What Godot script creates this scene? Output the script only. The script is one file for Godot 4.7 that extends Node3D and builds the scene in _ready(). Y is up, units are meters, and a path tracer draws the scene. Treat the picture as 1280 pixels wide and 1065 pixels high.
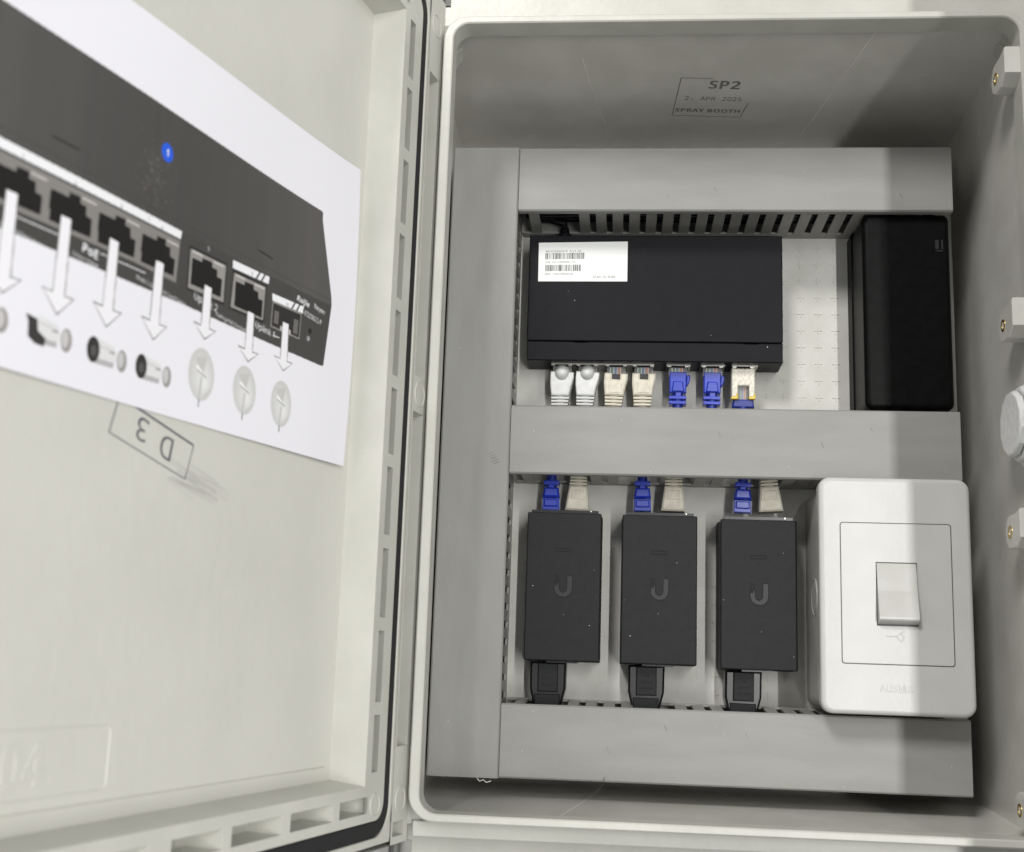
extends Node3D
# All sizes below are millimetres in the enclosure's own axes (x right, y up, z out of the box); MM turns them into metres.
const MM := 0.001
const FLAT := 4294967295
var used := {}
var X := Transform3D()          # the placing of the shape being built, in millimetres
var M := {}
var rng := RandomNumberGenerator.new()

# ---------------------------------------------------------------- nodes
func numbered(called: String) -> String:
	if not used.has(called):
		used[called] = 0
		return called
	used[called] += 1
	return "%s_%03d" % [called, used[called]]

func thing(called: String, label: String, category: String, at := Vector3.ZERO, turn := 0.0, group := "") -> Node3D:
	var o := Node3D.new()
	o.name = numbered(called)
	add_child(o, true)
	o.transform = Transform3D(Basis(Vector3(0, 0, 1), turn), at * MM)
	o.set_meta("label", label)
	o.set_meta("category", category)
	if group:
		o.set_meta("group", group)
	return o

func copy(src: Node3D, label: String, at: Vector3, turn := 0.0) -> Node3D:
	var o: Node3D = src.duplicate()
	o.name = numbered(String(src.name).rstrip("0123456789_"))
	add_child(o, true)
	o.transform = Transform3D(Basis(Vector3(0, 0, 1), turn), at * MM)
	o.set_meta("label", label)
	return o

func part(parent: Node, called: String, st: SurfaceTool, m: Material, at := Vector3.ZERO, basis := Basis()) -> MeshInstance3D:
	var mi := MeshInstance3D.new()
	mi.name = called
	mi.mesh = st.commit()
	mi.set_surface_override_material(0, m)
	mi.transform = Transform3D(basis, at * MM)
	parent.add_child(mi, true)
	X = Transform3D()
	return mi

func again(parent: Node, called: String, mesh: Mesh, m: Material, at := Vector3.ZERO, basis := Basis()) -> MeshInstance3D:
	var mi := MeshInstance3D.new()
	mi.name = called
	mi.mesh = mesh
	mi.set_surface_override_material(0, m)
	mi.transform = Transform3D(basis, at * MM)
	parent.add_child(mi, true)
	return mi

func letters(parent: Node, called: String, text: String, cap: float, m: Material, at: Vector3, basis := Basis(), depth := 0.08, bold := false, mono := false, align := HORIZONTAL_ALIGNMENT_CENTER) -> MeshInstance3D:
	var t := TextMesh.new()
	t.font = face(bold, mono)
	t.text = text
	t.font_size = clampi(int(cap * MM / 0.714 / 0.00011), 8, 48)   # pixel_size has a lower bound
	t.pixel_size = cap * MM / t.font_size / 0.714
	t.depth = depth * MM
	t.curve_step = 1.0
	t.horizontal_alignment = align
	t.vertical_alignment = VERTICAL_ALIGNMENT_CENTER
	var mi := MeshInstance3D.new()
	mi.name = called
	mi.mesh = t
	mi.set_surface_override_material(0, m)
	mi.transform = Transform3D(basis, at * MM)
	parent.add_child(mi, true)
	return mi

func face(bold := false, mono := false) -> SystemFont:
	var f := SystemFont.new()
	f.font_names = PackedStringArray(["Droid Sans Mono" if mono else "Droid Sans"])
	f.font_weight = 700 if bold else 400
	return f

# ---------------------------------------------------------------- shapes
func begin() -> SurfaceTool:
	var st := SurfaceTool.new()
	st.begin(Mesh.PRIMITIVE_TRIANGLES)
	return st

func emit(st: SurfaceTool, p: Vector3, n: Vector3) -> void:
	st.set_normal((X.basis * n).normalized())
	st.set_uv(Vector2(p.x, p.y))
	st.add_vertex((X * p) * MM)

func tri(st: SurfaceTool, a: Vector3, b: Vector3, c: Vector3) -> void:
	var n := (b - a).cross(c - a)
	if n.length_squared() < 1e-14:
		return
	emit(st, a, n); emit(st, c, n); emit(st, b, n)

func quad(st: SurfaceTool, a: Vector3, b: Vector3, c: Vector3, d: Vector3) -> void:   # counter-clockwise from outside
	tri(st, a, b, c)
	tri(st, a, c, d)

func box(st: SurfaceTool, lo: Vector3, hi: Vector3) -> void:
	prism(st, PackedVector2Array([Vector2(lo.x, lo.y), Vector2(hi.x, lo.y), Vector2(hi.x, hi.y), Vector2(lo.x, hi.y)]), lo.z, hi.z, 0.0)

func inset(poly: PackedVector2Array, by: float) -> PackedVector2Array:
	var out := PackedVector2Array()
	var n := poly.size()
	for i in n:
		var e0 := (poly[i] - poly[(i + n - 1) % n]).normalized()
		var e1 := (poly[(i + 1) % n] - poly[i]).normalized()
		var n0 := Vector2(-e0.y, e0.x)
		var n1 := Vector2(-e1.y, e1.x)
		var m := (n0 + n1) / maxf(0.35, 1.0 + n0.dot(n1))
		out.append(poly[i] + m * by)
	return out

func prism(st: SurfaceTool, poly: PackedVector2Array, z0: float, z1: float, ch := 0.0, back := true) -> void:   # a counter-clockwise outline, its front edge chamfered
	var n := poly.size()
	var top := inset(poly, ch) if ch > 0.0 else poly
	var ids := Geometry2D.triangulate_polygon(top)
	for i in range(0, ids.size(), 3):
		var a := top[ids[i]]
		var b := top[ids[i + 1]]
		var c := top[ids[i + 2]]
		if (b - a).cross(c - a) < 0.0:
			var s := b
			b = c
			c = s
		tri(st, Vector3(a.x, a.y, z1), Vector3(b.x, b.y, z1), Vector3(c.x, c.y, z1))
	if back:
		ids = Geometry2D.triangulate_polygon(poly)
		for i in range(0, ids.size(), 3):
			var a := poly[ids[i]]
			var b := poly[ids[i + 1]]
			var c := poly[ids[i + 2]]
			if (b - a).cross(c - a) > 0.0:
				var s := b
				b = c
				c = s
			tri(st, Vector3(a.x, a.y, z0), Vector3(b.x, b.y, z0), Vector3(c.x, c.y, z0))
	for i in n:
		var j := (i + 1) % n
		var a := poly[i]
		var b := poly[j]
		quad(st, Vector3(a.x, a.y, z0), Vector3(b.x, b.y, z0), Vector3(b.x, b.y, z1 - ch), Vector3(a.x, a.y, z1 - ch))
		if ch > 0.0:
			quad(st, Vector3(a.x, a.y, z1 - ch), Vector3(b.x, b.y, z1 - ch), Vector3(top[j].x, top[j].y, z1), Vector3(top[i].x, top[i].y, z1))

func dome(st: SurfaceTool, poly: PackedVector2Array, z0: float, z1: float, r: float) -> void:   # the same with a rounded front edge in three facets, smooth
	var n := poly.size()
	var rings := []
	var slopes := []
	for k in 5:
		var a := k * PI / 8.0
		rings.append([inset(poly, r * (1.0 - cos(a))), z1 - r + r * sin(a)])
		slopes.append(a)
	for k in 4:
		for i in n:
			var j := (i + 1) % n
			var ps := []
			for s in [[k, i], [k, j], [k + 1, j], [k + 1, i]]:
				var q: Vector2 = rings[s[0]][0][s[1]]
				var e: Vector2 = (poly[(s[1] + 1) % n] - poly[(s[1] + n - 1) % n]).normalized()
				var a: float = slopes[s[0]]
				ps.append([Vector3(q.x, q.y, rings[s[0]][1]), Vector3(e.y * cos(a), -e.x * cos(a), sin(a))])
			for t in [0, 2, 1, 0, 3, 2]:
				emit(st, ps[t][0], ps[t][1])
	var top: PackedVector2Array = rings[4][0]
	for i in n:
		var j := (i + 1) % n
		quad(st, Vector3(poly[i].x, poly[i].y, z0), Vector3(poly[j].x, poly[j].y, z0), Vector3(poly[j].x, poly[j].y, z1 - r), Vector3(poly[i].x, poly[i].y, z1 - r))
	prism(st, top, z1 - 0.5, z1, 0.0, false)

func rrect(x0: float, y0: float, x1: float, y1: float, r: float, seg := 6) -> PackedVector2Array:   # counter-clockwise
	var out := PackedVector2Array()
	for c in [[x1 - r, y0 + r, -90.0], [x1 - r, y1 - r, 0.0], [x0 + r, y1 - r, 90.0], [x0 + r, y0 + r, 180.0]]:
		for k in seg + 1:
			var a: float = deg_to_rad(c[2] + 90.0 * k / seg)
			out.append(Vector2(c[0] + r * cos(a), c[1] + r * sin(a)))
	return out

func ngon(x: float, y: float, r: float, n := 24, turn := 0.0) -> PackedVector2Array:
	var out := PackedVector2Array()
	for k in n:
		out.append(Vector2(x + r * cos(turn + TAU * k / n), y + r * sin(turn + TAU * k / n)))
	return out

func ring(st: SurfaceTool, outer: PackedVector2Array, inner: PackedVector2Array, z0: float, z1: float, ch := 0.0) -> void:   # outlines of equal count
	var n := outer.size()
	var ot := inset(outer, ch) if ch > 0.0 else outer
	var it := inset(inner, -ch) if ch > 0.0 else inner
	for i in n:
		var j := (i + 1) % n
		quad(st, v3(it[i], z1), v3(ot[i], z1), v3(ot[j], z1), v3(it[j], z1))
		quad(st, v3(outer[i], z0), v3(outer[j], z0), v3(outer[j], z1 - ch), v3(outer[i], z1 - ch))
		quad(st, v3(inner[j], z0), v3(inner[i], z0), v3(inner[i], z1 - ch), v3(inner[j], z1 - ch))
		quad(st, v3(inner[j], z0), v3(outer[j], z0), v3(outer[i], z0), v3(inner[i], z0))
		if ch > 0.0:
			quad(st, v3(outer[i], z1 - ch), v3(outer[j], z1 - ch), v3(ot[j], z1), v3(ot[i], z1))
			quad(st, v3(inner[j], z1 - ch), v3(inner[i], z1 - ch), v3(it[i], z1), v3(it[j], z1))

func v3(p: Vector2, z: float) -> Vector3:
	return Vector3(p.x, p.y, z)

func rbox(st: SurfaceTool, lo: Vector3, hi: Vector3, r: float, seg := 3) -> void:   # a box with rounded edges, smooth normals
	var c := (lo + hi) / 2.0
	var h := (hi - lo) / 2.0
	var r3 := minf(r, minf(h.x, minf(h.y, h.z)))
	for axis in 3:
		var u := (axis + 1) % 3
		var v := (axis + 2) % 3
		for side in [-1.0, 1.0]:
			var lu := steps(h[u], r3, seg)
			var lv := steps(h[v], r3, seg)
			for i in lu.size() - 1:
				for j in lv.size() - 1:
					var ps := []
					for s in [[i, j], [i + 1, j], [i + 1, j + 1], [i, j + 1]]:
						var p := Vector3()
						p[axis] = side * h[axis]
						p[u] = lu[s[0]]
						p[v] = lv[s[1]]
						var q := p.clamp(-(h - Vector3.ONE * r3), h - Vector3.ONE * r3)
						var n := (p - q).normalized()
						ps.append([c + q + n * r3, n])
					for t in ([0, 2, 1, 0, 3, 2] if side > 0.0 else [0, 1, 2, 0, 2, 3]):
						emit(st, ps[t][0], ps[t][1])

func steps(h: float, r: float, seg: int) -> Array:
	var out := []
	for k in seg + 1:
		out.append(-h + r - r * tan(PI / 4.0 * (1.0 - float(k) / seg)))
	for k in seg + 1:
		out.append(h - r + r * tan(PI / 4.0 * float(k) / seg))
	return out

func tube(st: SurfaceTool, path: Array, r: float, n := 10) -> void:
	var rings := []
	for i in path.size():
		var d: Vector3 = (path[mini(i + 1, path.size() - 1)] - path[maxi(i - 1, 0)]).normalized()
		var s := d.cross(Vector3(0.31, 0.17, 0.93)).normalized()
		var t := d.cross(s)
		var one := []
		for k in n:
			var a := TAU * k / n
			var o := s * cos(a) + t * sin(a)
			one.append([path[i] + o * r, o])
		rings.append(one)
	for i in path.size() - 1:
		for k in n:
			var j := (k + 1) % n
			var ps := [rings[i][k], rings[i][j], rings[i + 1][j], rings[i + 1][k]]
			for q in [0, 2, 1, 0, 3, 2]:
				emit(st, ps[q][0], ps[q][1])
	for e in [0, path.size() - 1]:
		for k in n - 2:
			tri(st, rings[e][0][0], rings[e][k + 1][0], rings[e][k + 2][0])

func lathe(st: SurfaceTool, prof: Array, n := 28) -> void:   # (radius, height along z) pairs, sharp along the profile, smooth round it
	for i in prof.size() - 1:
		var a: Vector2 = prof[i]
		var b: Vector2 = prof[i + 1]
		var nn := Vector2(b.y - a.y, a.x - b.x).normalized()
		for k in n:
			var c := Vector2.from_angle(TAU * k / n)
			var d := Vector2.from_angle(TAU * (k + 1) / n)
			var ps := [[Vector3(a.x * c.x, a.x * c.y, a.y), c], [Vector3(a.x * d.x, a.x * d.y, a.y), d], [Vector3(b.x * d.x, b.x * d.y, b.y), d], [Vector3(b.x * c.x, b.x * c.y, b.y), c]]
			for q in [0, 2, 1, 0, 3, 2]:
				var dir: Vector2 = ps[q][1]
				emit(st, ps[q][0], Vector3(dir.x * nn.x, dir.y * nn.x, nn.y))

func pocketed(st: SurfaceTool, x0: float, y0: float, x1: float, y1: float, a0: float, a1: float, spans: Array, deep: float, upright: bool, under := -0.5) -> void:
	# a strip at z = 0 with a row of sunk pockets: across from a0 to a1, along the strip at the given spans
	var p := func(a: float, b: float, z: float) -> Vector3: return Vector3(a, b, z) if upright else Vector3(b, a, z)
	var q := func(a: Vector3, b: Vector3, c: Vector3, d: Vector3) -> void:
		if upright: quad(st, a, b, c, d)
		else: quad(st, d, c, b, a)
	var A0 := x0 if upright else y0
	var A1 := x1 if upright else y1
	var B0 := y0 if upright else x0
	var B1 := y1 if upright else x1
	q.call(p.call(A0, B0, 0.0), p.call(a0, B0, 0.0), p.call(a0, B1, 0.0), p.call(A0, B1, 0.0))
	q.call(p.call(a1, B0, 0.0), p.call(A1, B0, 0.0), p.call(A1, B1, 0.0), p.call(a1, B1, 0.0))
	var at := B0
	for s in spans + [[B1, B1]]:
		q.call(p.call(a0, at, 0.0), p.call(a1, at, 0.0), p.call(a1, s[0], 0.0), p.call(a0, s[0], 0.0))
		at = s[1]
	for s in spans:
		var b0: float = s[0]
		var b1: float = s[1]
		var f := 0.5    # draft
		var c0 := a0 + f
		var c1 := a1 + under    # hinge-side wall can be undercut beneath its lip, shaped to look shaded
		q.call(p.call(c0, b0 + f, -deep), p.call(c1, b0 + f, -deep), p.call(c1, b1 - f, -deep), p.call(c0, b1 - f, -deep))
		q.call(p.call(a0, b0, 0.0), p.call(a1, b0, 0.0), p.call(c1, b0 + f, -deep), p.call(c0, b0 + f, -deep))
		q.call(p.call(c0, b1 - f, -deep), p.call(c1, b1 - f, -deep), p.call(a1, b1, 0.0), p.call(a0, b1, 0.0))
		q.call(p.call(a0, b0, 0.0), p.call(c0, b0 + f, -deep), p.call(c0, b1 - f, -deep), p.call(a0, b1, 0.0))
		q.call(p.call(c1, b0 + f, -deep), p.call(a1, b0, 0.0), p.call(a1, b1, 0.0), p.call(c1, b1 - f, -deep))

# ---------------------------------------------------------------- materials
func noise_tex(freq: float, lo: Color, hi: Color, seed_: int, oct := 4, size := 512, normal := false, bump := 4.0) -> NoiseTexture2D:
	var n := FastNoiseLite.new()
	n.noise_type = FastNoiseLite.TYPE_SIMPLEX_SMOOTH
	n.frequency = freq
	n.fractal_octaves = oct
	n.seed = seed_
	var t := NoiseTexture2D.new()
	t.width = size
	t.height = size
	t.seamless = true
	t.noise = n
	if normal:
		t.as_normal_map = true
		t.bump_strength = bump
	else:
		var g := Gradient.new()
		g.set_color(0, lo)
		g.set_color(1, hi)
		g.offsets = PackedFloat32Array([0.25, 0.75])
		t.color_ramp = g
	return t

func plain(c: Color, rough: float, metal := 0.0, spec := 0.5) -> StandardMaterial3D:   # c is linear
	var m := StandardMaterial3D.new()
	m.albedo_color = c.linear_to_srgb()
	m.roughness = rough
	m.metallic = metal
	m.metallic_specular = spec
	return m

func grained(c: Color, rough: float, stain: float, seed_: int, scale := Vector3(9, 9, 9), bump := 0.0, bump_tex: Texture2D = null, spec := 0.5) -> StandardMaterial3D:
	var m := plain(c, rough, 0.0, spec)
	m.albedo_texture = noise_tex(0.012, Color(1.0 - stain, 1.0 - stain, 1.0 - stain * 1.1), Color(1, 1, 1), seed_, 5)
	m.uv1_triplanar = true
	m.uv1_world_triplanar = true
	m.uv1_scale = scale
	if bump > 0.0:
		m.normal_enabled = true
		m.normal_texture = bump_tex
		m.normal_scale = bump
	return m

func make_materials() -> void:
	var fine := noise_tex(0.09, Color.BLACK, Color.WHITE, 5, 3, 512, true, 3.0)
	var pebble := noise_tex(0.16, Color.BLACK, Color.WHITE, 9, 2, 512, true, 5.0)
	M.shell = grained(Color(0.54, 0.536, 0.49), 0.38, 0.03, 11, Vector3(4, 4, 4), 0.06, fine)
	M.inner = grained(Color(0.66, 0.65, 0.605), 0.2, 0.035, 12, Vector3(4, 4, 4), 0.04, fine)
	M.door = grained(Color(0.575, 0.57, 0.525), 0.4, 0.016, 13, Vector3(2.5, 2.5, 2.5), 0.05, fine)
	M.duct = grained(Color(0.30, 0.299, 0.284), 0.44, 0.035, 14, Vector3(2.2, 9, 9), 0.03, fine, 0.38)
	M.duct_up = grained(Color(0.30, 0.299, 0.284), 0.44, 0.03, 15, Vector3(9, 2.2, 9), 0.03, fine, 0.38)
	M.duct_wall = grained(Color(0.30, 0.297, 0.28), 0.42, 0.05, 16, Vector3(10, 10, 10))
	M.plate = grained(Color(0.63, 0.625, 0.585), 0.5, 0.04, 17, Vector3(6, 6, 6), 0.05, fine, 0.3)
	M.rubber = plain(Color(0.010, 0.010, 0.011), 0.75)
	M.black_metal = grained(Color(0.0075, 0.008, 0.0105), 0.45, 0.06, 18, Vector3(14, 14, 14), 0.08, pebble, 0.25)
	M.black_plastic = grained(Color(0.0165, 0.0172, 0.0188), 0.5, 0.05, 19, Vector3(20, 20, 20), 0.12, pebble, 0.3)
	M.adapter = grained(Color(0.0042, 0.0042, 0.0044), 0.4, 0.2, 20, Vector3(20, 20, 20), 0.06, fine, 0.2)
	M.black_gloss = plain(Color(0.008, 0.008, 0.009), 0.28)
	M.dark = plain(Color(0.004, 0.004, 0.004), 0.8)
	M.face = plain(Color(0.019, 0.020, 0.0215), 0.42, 0.0, 0.4)
	M.mark = plain(Color(0.030, 0.031, 0.033), 0.4, 0.0, 0.4)
	M.white = grained(Color(0.54, 0.537, 0.522), 0.2, 0.015, 21, Vector3(6, 6, 6), 0.02, fine, 0.28)
	M.white_side = grained(Color(0.50, 0.497, 0.475), 0.3, 0.05, 22, Vector3(6, 6, 6))
	M.boot_white = grained(Color(0.76, 0.765, 0.76), 0.5, 0.04, 23, Vector3(30, 30, 30), 0.0, null, 0.25)
	M.boot_beige = grained(Color(0.74, 0.70, 0.595), 0.5, 0.06, 24, Vector3(30, 30, 30), 0.0, null, 0.3)
	M.blue = plain(Color(0.012, 0.04, 0.46), 0.25)
	M.blue.clearcoat_enabled = true
	M.blue.clearcoat = 0.5
	M.blue_jacket = plain(Color(0.012, 0.03, 0.26), 0.4)
	M.clear = plain(Color(0.9, 0.93, 0.95, 0.16), 0.08)
	M.clear.albedo_color.a = 0.16
	M.clear.transparency = BaseMaterial3D.TRANSPARENCY_ALPHA
	M.steel = plain(Color(0.55, 0.54, 0.50), 0.3, 1.0)
	M.shield = grained(Color(0.80, 0.76, 0.66), 0.34, 0.12, 25, Vector3(60, 60, 60))
	M.brass = plain(Color(0.80, 0.58, 0.20), 0.25, 1.0)
	M.hinge = plain(Color(0.10, 0.10, 0.095), 0.5)
	M.gold = plain(Color(0.75, 0.55, 0.06), 0.35)
	M.ink = plain(Color(0.085, 0.08, 0.105), 0.7)
	M.ink_soft = plain(Color(0.20, 0.19, 0.18), 0.7)
	M.ink_faint = plain(Color(0.16, 0.15, 0.19), 0.8)
	M.ink_faint.albedo_color.a = 0.05
	M.ink_faint.transparency = BaseMaterial3D.TRANSPARENCY_ALPHA
	M.scuff_light = plain(Color(0.55, 0.55, 0.53), 0.6)
	M.scuff_light.albedo_color.a = 0.3
	M.scuff_light.transparency = BaseMaterial3D.TRANSPARENCY_ALPHA
	M.scuff_dark = plain(Color(0.12, 0.12, 0.115), 0.7)
	M.scuff_dark.albedo_color.a = 0.45
	M.scuff_dark.transparency = BaseMaterial3D.TRANSPARENCY_ALPHA
	M.scratch = plain(Color(0.82, 0.80, 0.74), 0.6)
	M.post = grained(Color(0.55, 0.545, 0.53), 0.6, 0.06, 31, Vector3(3, 3, 3))
	M.dust = plain(Color(0.75, 0.74, 0.70), 0.9)
	M.fibre = plain(Color(0.05, 0.05, 0.05), 0.8)
	M.wire = []
	for c in [Color(0.62, 0.60, 0.55), Color(0.06, 0.24, 0.12), Color(0.60, 0.64, 0.60), Color(0.08, 0.18, 0.36), Color(0.50, 0.56, 0.66), Color(0.70, 0.24, 0.09), Color(0.70, 0.55, 0.46), Color(0.16, 0.07, 0.03)]:
		M.wire.append(plain(c, 0.4))

# ---------------------------------------------------------------- flat print, drawn into pictures
var art: Image
var art_map := Transform2D()

func ink_poly(points: Array, c: Color) -> void:
	var poly := PackedVector2Array()
	for p in points:
		poly.append(art_map * Vector2(p[0], p[1]) if p is Array else art_map * p)
	var ids := Geometry2D.triangulate_polygon(poly)
	for i in range(0, ids.size(), 3):
		ink_tri(poly[ids[i]], poly[ids[i + 1]], poly[ids[i + 2]], c)

func ink_tri(a: Vector2, b: Vector2, c: Vector2, col: Color) -> void:
	var y0 := int(floor(minf(a.y, minf(b.y, c.y))))
	var y1 := int(ceil(maxf(a.y, maxf(b.y, c.y))))
	for y in range(maxi(y0, 0), mini(y1 + 1, art.get_height())):
		var fy := y + 0.5
		var lo := 1e9
		var hi := -1e9
		for e in [[a, b], [b, c], [c, a]]:
			var p: Vector2 = e[0]
			var q: Vector2 = e[1]
			if (p.y <= fy) != (q.y <= fy):
				var x := p.x + (fy - p.y) / (q.y - p.y) * (q.x - p.x)
				lo = minf(lo, x)
				hi = maxf(hi, x)
		var xa := int(round(lo))
		var xb := int(round(hi))
		if xb > xa:
			art.fill_rect(Rect2i(xa, y, xb - xa, 1), col)

func ink_line(a: Vector2, b: Vector2, w: float, c: Color) -> void:
	var n := (b - a).orthogonal().normalized() * w / 2.0
	ink_poly([a + n, b + n, b - n, a - n], c)

func ink_oval(x: float, y: float, rx: float, ry: float, c: Color, turn := 0.0) -> void:
	var ps := []
	for k in 28:
		ps.append(Vector2(x, y) + Vector2(rx * cos(TAU * k / 28), ry * sin(TAU * k / 28)).rotated(turn))
	ink_poly(ps, c)

func ink_text(text: String, at: Vector2, cap: float, c: Color, turn := 0.0, bold := false, mono := false, wide := 1.0, slant := 0.0) -> void:
	# at is the left end of the baseline, sizes in the map's own units
	var t := TextMesh.new()
	t.font = face(bold, mono)
	t.text = text
	t.font_size = 48
	t.pixel_size = cap / 48.0 / 0.714
	t.depth = 0.0
	t.curve_step = 2.0
	t.horizontal_alignment = HORIZONTAL_ALIGNMENT_LEFT
	t.vertical_alignment = VERTICAL_ALIGNMENT_BOTTOM
	var arr := t.get_mesh_arrays()
	var vs: PackedVector3Array = arr[Mesh.ARRAY_VERTEX]
	var ns: PackedVector3Array = arr[Mesh.ARRAY_NORMAL]
	var idx: PackedInt32Array = arr[Mesh.ARRAY_INDEX]
	var left := 1e9
	var down := 1e9
	for v in vs:
		left = minf(left, v.x)
		down = minf(down, v.y)
	for i in range(0, idx.size(), 3):
		if ns[idx[i]].z < 0.5:
			continue
		var ps := []
		for k in 3:
			var v := vs[idx[i + k]]
			var q := Vector2((v.x - left) * wide + (v.y - down) * slant, v.y - down).rotated(turn)
			ps.append(art_map * (at + q))
		ink_tri(ps[0], ps[1], ps[2], c)

func grey(v: float) -> Color:
	return Color(v, v * 0.975, v * 0.95)

func print_sheet() -> ImageTexture:
	# the door's millimetres (u from the hinge edge, y up) to pixels: u runs to the left
	art = Image.create(1920, 1080, false, Image.FORMAT_RGB8)
	art.fill(Color(0.915, 0.912, 0.93))
	art_map = Transform2D(Vector2(-6, 0), Vector2(0, -6), Vector2(2160, -300))
	var body := grey(0.33)
	var front := grey(0.27)
	var black := grey(0.075)
	var pale := Color(0.93, 0.93, 0.94)
	ink_poly([[360, -116.4], [312.7, -113.9], [103.5, -103.5], [90.2, -141.4], [89.7, -145.0], [211.1, -151.0], [360, -157.6]], body)
	# a slow change of the toner over the lid and a few faint bands
	for k in 70:
		var u := 95.0 + k * 3.6
		var v := 0.315 + 0.03 * sin(u * 0.021) + rng.randf_range(-0.006, 0.006)
		var top := -103.5 - (u - 103.5) * 0.0497 - 0.3
		if u > 104.0 and u < 352.0:
			ink_poly([[u, top], [u - 3.7, top + 0.18], [u - 3.7, -144.9 - (u - 93.4) * 0.0494], [u, -145.0 - (u - 89.7) * 0.0494]], grey(v))
	ink_poly([[89.7, -145.0], [94.0, -174.6], [95.6, -175.2], [205.2, -178.1], [297.6, -182.7], [360, -186.2], [360, -157.6], [211.1, -151.0]], front)
	ink_line(Vector2(91, -142.6), Vector2(360, -155), 0.25, grey(0.24))
	for s in [[287.3, -146.0, 273.8, -145.2], [156.7, -139.9, 143.7, -139.8]]:
		ink_line(Vector2(s[0], s[1]), Vector2(s[2], s[3]), 0.6, grey(0.13))
	# the white strip over the four ports, then their grey plate
	ink_poly([[360, -158.2], [211.9, -151.4], [212.4, -154.6], [360, -161.6]], pale)
	ink_poly([[360, -162.4], [212.4, -155.4], [212.9, -171.6], [239.5, -172.2], [360, -179.0]], grey(0.52))
	for k in 4:
		var x: float = [299.0, 274.2, 249.6, 224.8][k] - 0.0
		var y: float = -155.6 - (x - 212.0) * 0.0475 - 2.0
		ink_poly([[x + 11.2, y - 2.4], [x + 2.4, y - 2.0], [x + 2.3, y - 0.2], [x - 3.2, y + 0.2], [x - 3.4, y - 2.0], [x - 6.4, y - 1.8], [x - 6.8, y - 5.0], [x - 9.9, y - 5.2], [x - 10.0, y - 11.4], [x + 10.6, y - 12.6], [x + 10.7, y - 9.0], [x + 11.3, y - 8.9]], black)
		ink_line(Vector2(x - 4.0, y + 0.3), Vector2(x - 11.5, y + 0.6), 0.7, grey(0.78))
		ink_text(str(k + 1), Vector2(x + 0.4, y + 3.0), 1.6, grey(0.4), -0.0, false, false, -1.0)
	# the two single ports
	for s in [[206.1, -154.8, 178.7, -153.3, 178.6, -170.3, 205.7, -171.9], [174.1, -154.2, 147.2, -152.7, 147.6, -169.1, 174.9, -170.6]]:
		ink_poly([[s[0], s[1]], [s[2], s[3]], [s[4], s[5]], [s[6], s[7]]], grey(0.10))
		ink_poly([[s[0] - 0.9, s[1] - 0.9], [s[2] + 0.8, s[3] - 0.9], [s[4] + 0.8, s[5] + 0.9], [s[6] - 0.9, s[7] + 0.9]], grey(0.58))
		var x: float = s[0]
		var y: float = s[1]
		ink_poly([[x - 2.6, y - 4.0], [x - 9.4, y - 3.6], [x - 9.4, y - 2.0], [x - 16.6, y - 1.4], [x - 16.8, y - 3.4], [x - 20.4, y - 3.2], [x - 20.8, y - 6.0], [x - 24.4, y - 5.8], [x - 24.4, y - 13.2], [x - 2.8, y - 14.2]], black)
		ink_line(Vector2(x - 2.2, y - 1.5), Vector2(x - 9.4, y - 1.1), 0.7, grey(0.8))
		ink_line(Vector2(x - 17.2, y - 0.9), Vector2(x - 25, y - 0.4), 0.7, grey(0.8))
	for s in [[174.7, -150.3, 145.4, -148.3, 145.9, -151.6, 174.5, -153.6], [142.3, -154.5, 114.7, -152.6, 115.8, -155.9, 141.8, -157.6]]:
		ink_poly([[s[0], s[1]], [s[2], s[3]], [s[4], s[5]], [s[6], s[7]]], pale)
		for k in 2:
			var u: float = s[2] + 5.0 + k * 4.0
			ink_line(Vector2(u + 1.6, s[5] - 0.9), Vector2(u - 1.6, s[3] + 0.3), 1.0, front)
	ink_text("5", Vector2(193.5, -152.6), 1.8, pale, 0.0, false, false, -1.0)
	ink_text("6", Vector2(160.0, -152.2), 1.8, grey(0.5), 0.0, false, false, -1.0)
	ink_text("F6", Vector2(130.0, -156.6), 1.5, grey(0.5), 0.0, false, false, -1.0)
	# the cage of the last port
	ink_poly([[141.5, -157.8], [116.5, -156.2], [117.1, -168.2], [142.0, -169.0]], grey(0.62))
	ink_poly([[141.0, -158.3], [117.0, -156.8], [117.6, -167.7], [141.4, -168.5]], grey(0.17))
	ink_poly([[139.4, -161.2], [135.6, -161.0], [135.9, -166.6], [139.6, -166.8]], grey(0.42))
	ink_poly([[122.6, -160.2], [118.8, -160.0], [119.1, -166.6], [122.9, -166.8]], grey(0.42))
	ink_poly([[134.0, -166.6], [125.0, -166.2], [125.0, -168.4], [134.0, -168.6]], grey(0.75))
	ink_oval(108.0, -162.0, 1.5, 1.3, black)
	ink_text("6F", Vector2(110.4, -166.8), 2.0, pale, 0.0, false, false, -1.0)
	ink_text("Ruijie", Vector2(121.6, -152.2), 2.5, pale, 0.04, true, false, -1.2, -0.3)
	ink_text("Reyee", Vector2(105.4, -151.4), 2.3, pale, 0.04, false, false, -1.2)
	ink_text("RG-ES206GS-P", Vector2(118.8, -156.0), 2.4, pale, 0.04, false, false, -0.98)
	ink_text("Uplink 2", Vector2(200.0, -175.0), 2.9, pale, 0.03, false, false, -1.15)
	ink_text("Uplink 1", Vector2(154.0, -173.6), 2.7, pale, 0.03, false, false, -1.2)
	ink_line(Vector2(140, -172.2), Vector2(134, -172.0), 0.4, pale)
	ink_text("PoE", Vector2(267.5, -177.6), 3.0, pale, 0.05, true, false, -1.25)
	ink_line(Vector2(276, -176.2), Vector2(300, -177.3), 0.35, pale)
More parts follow.
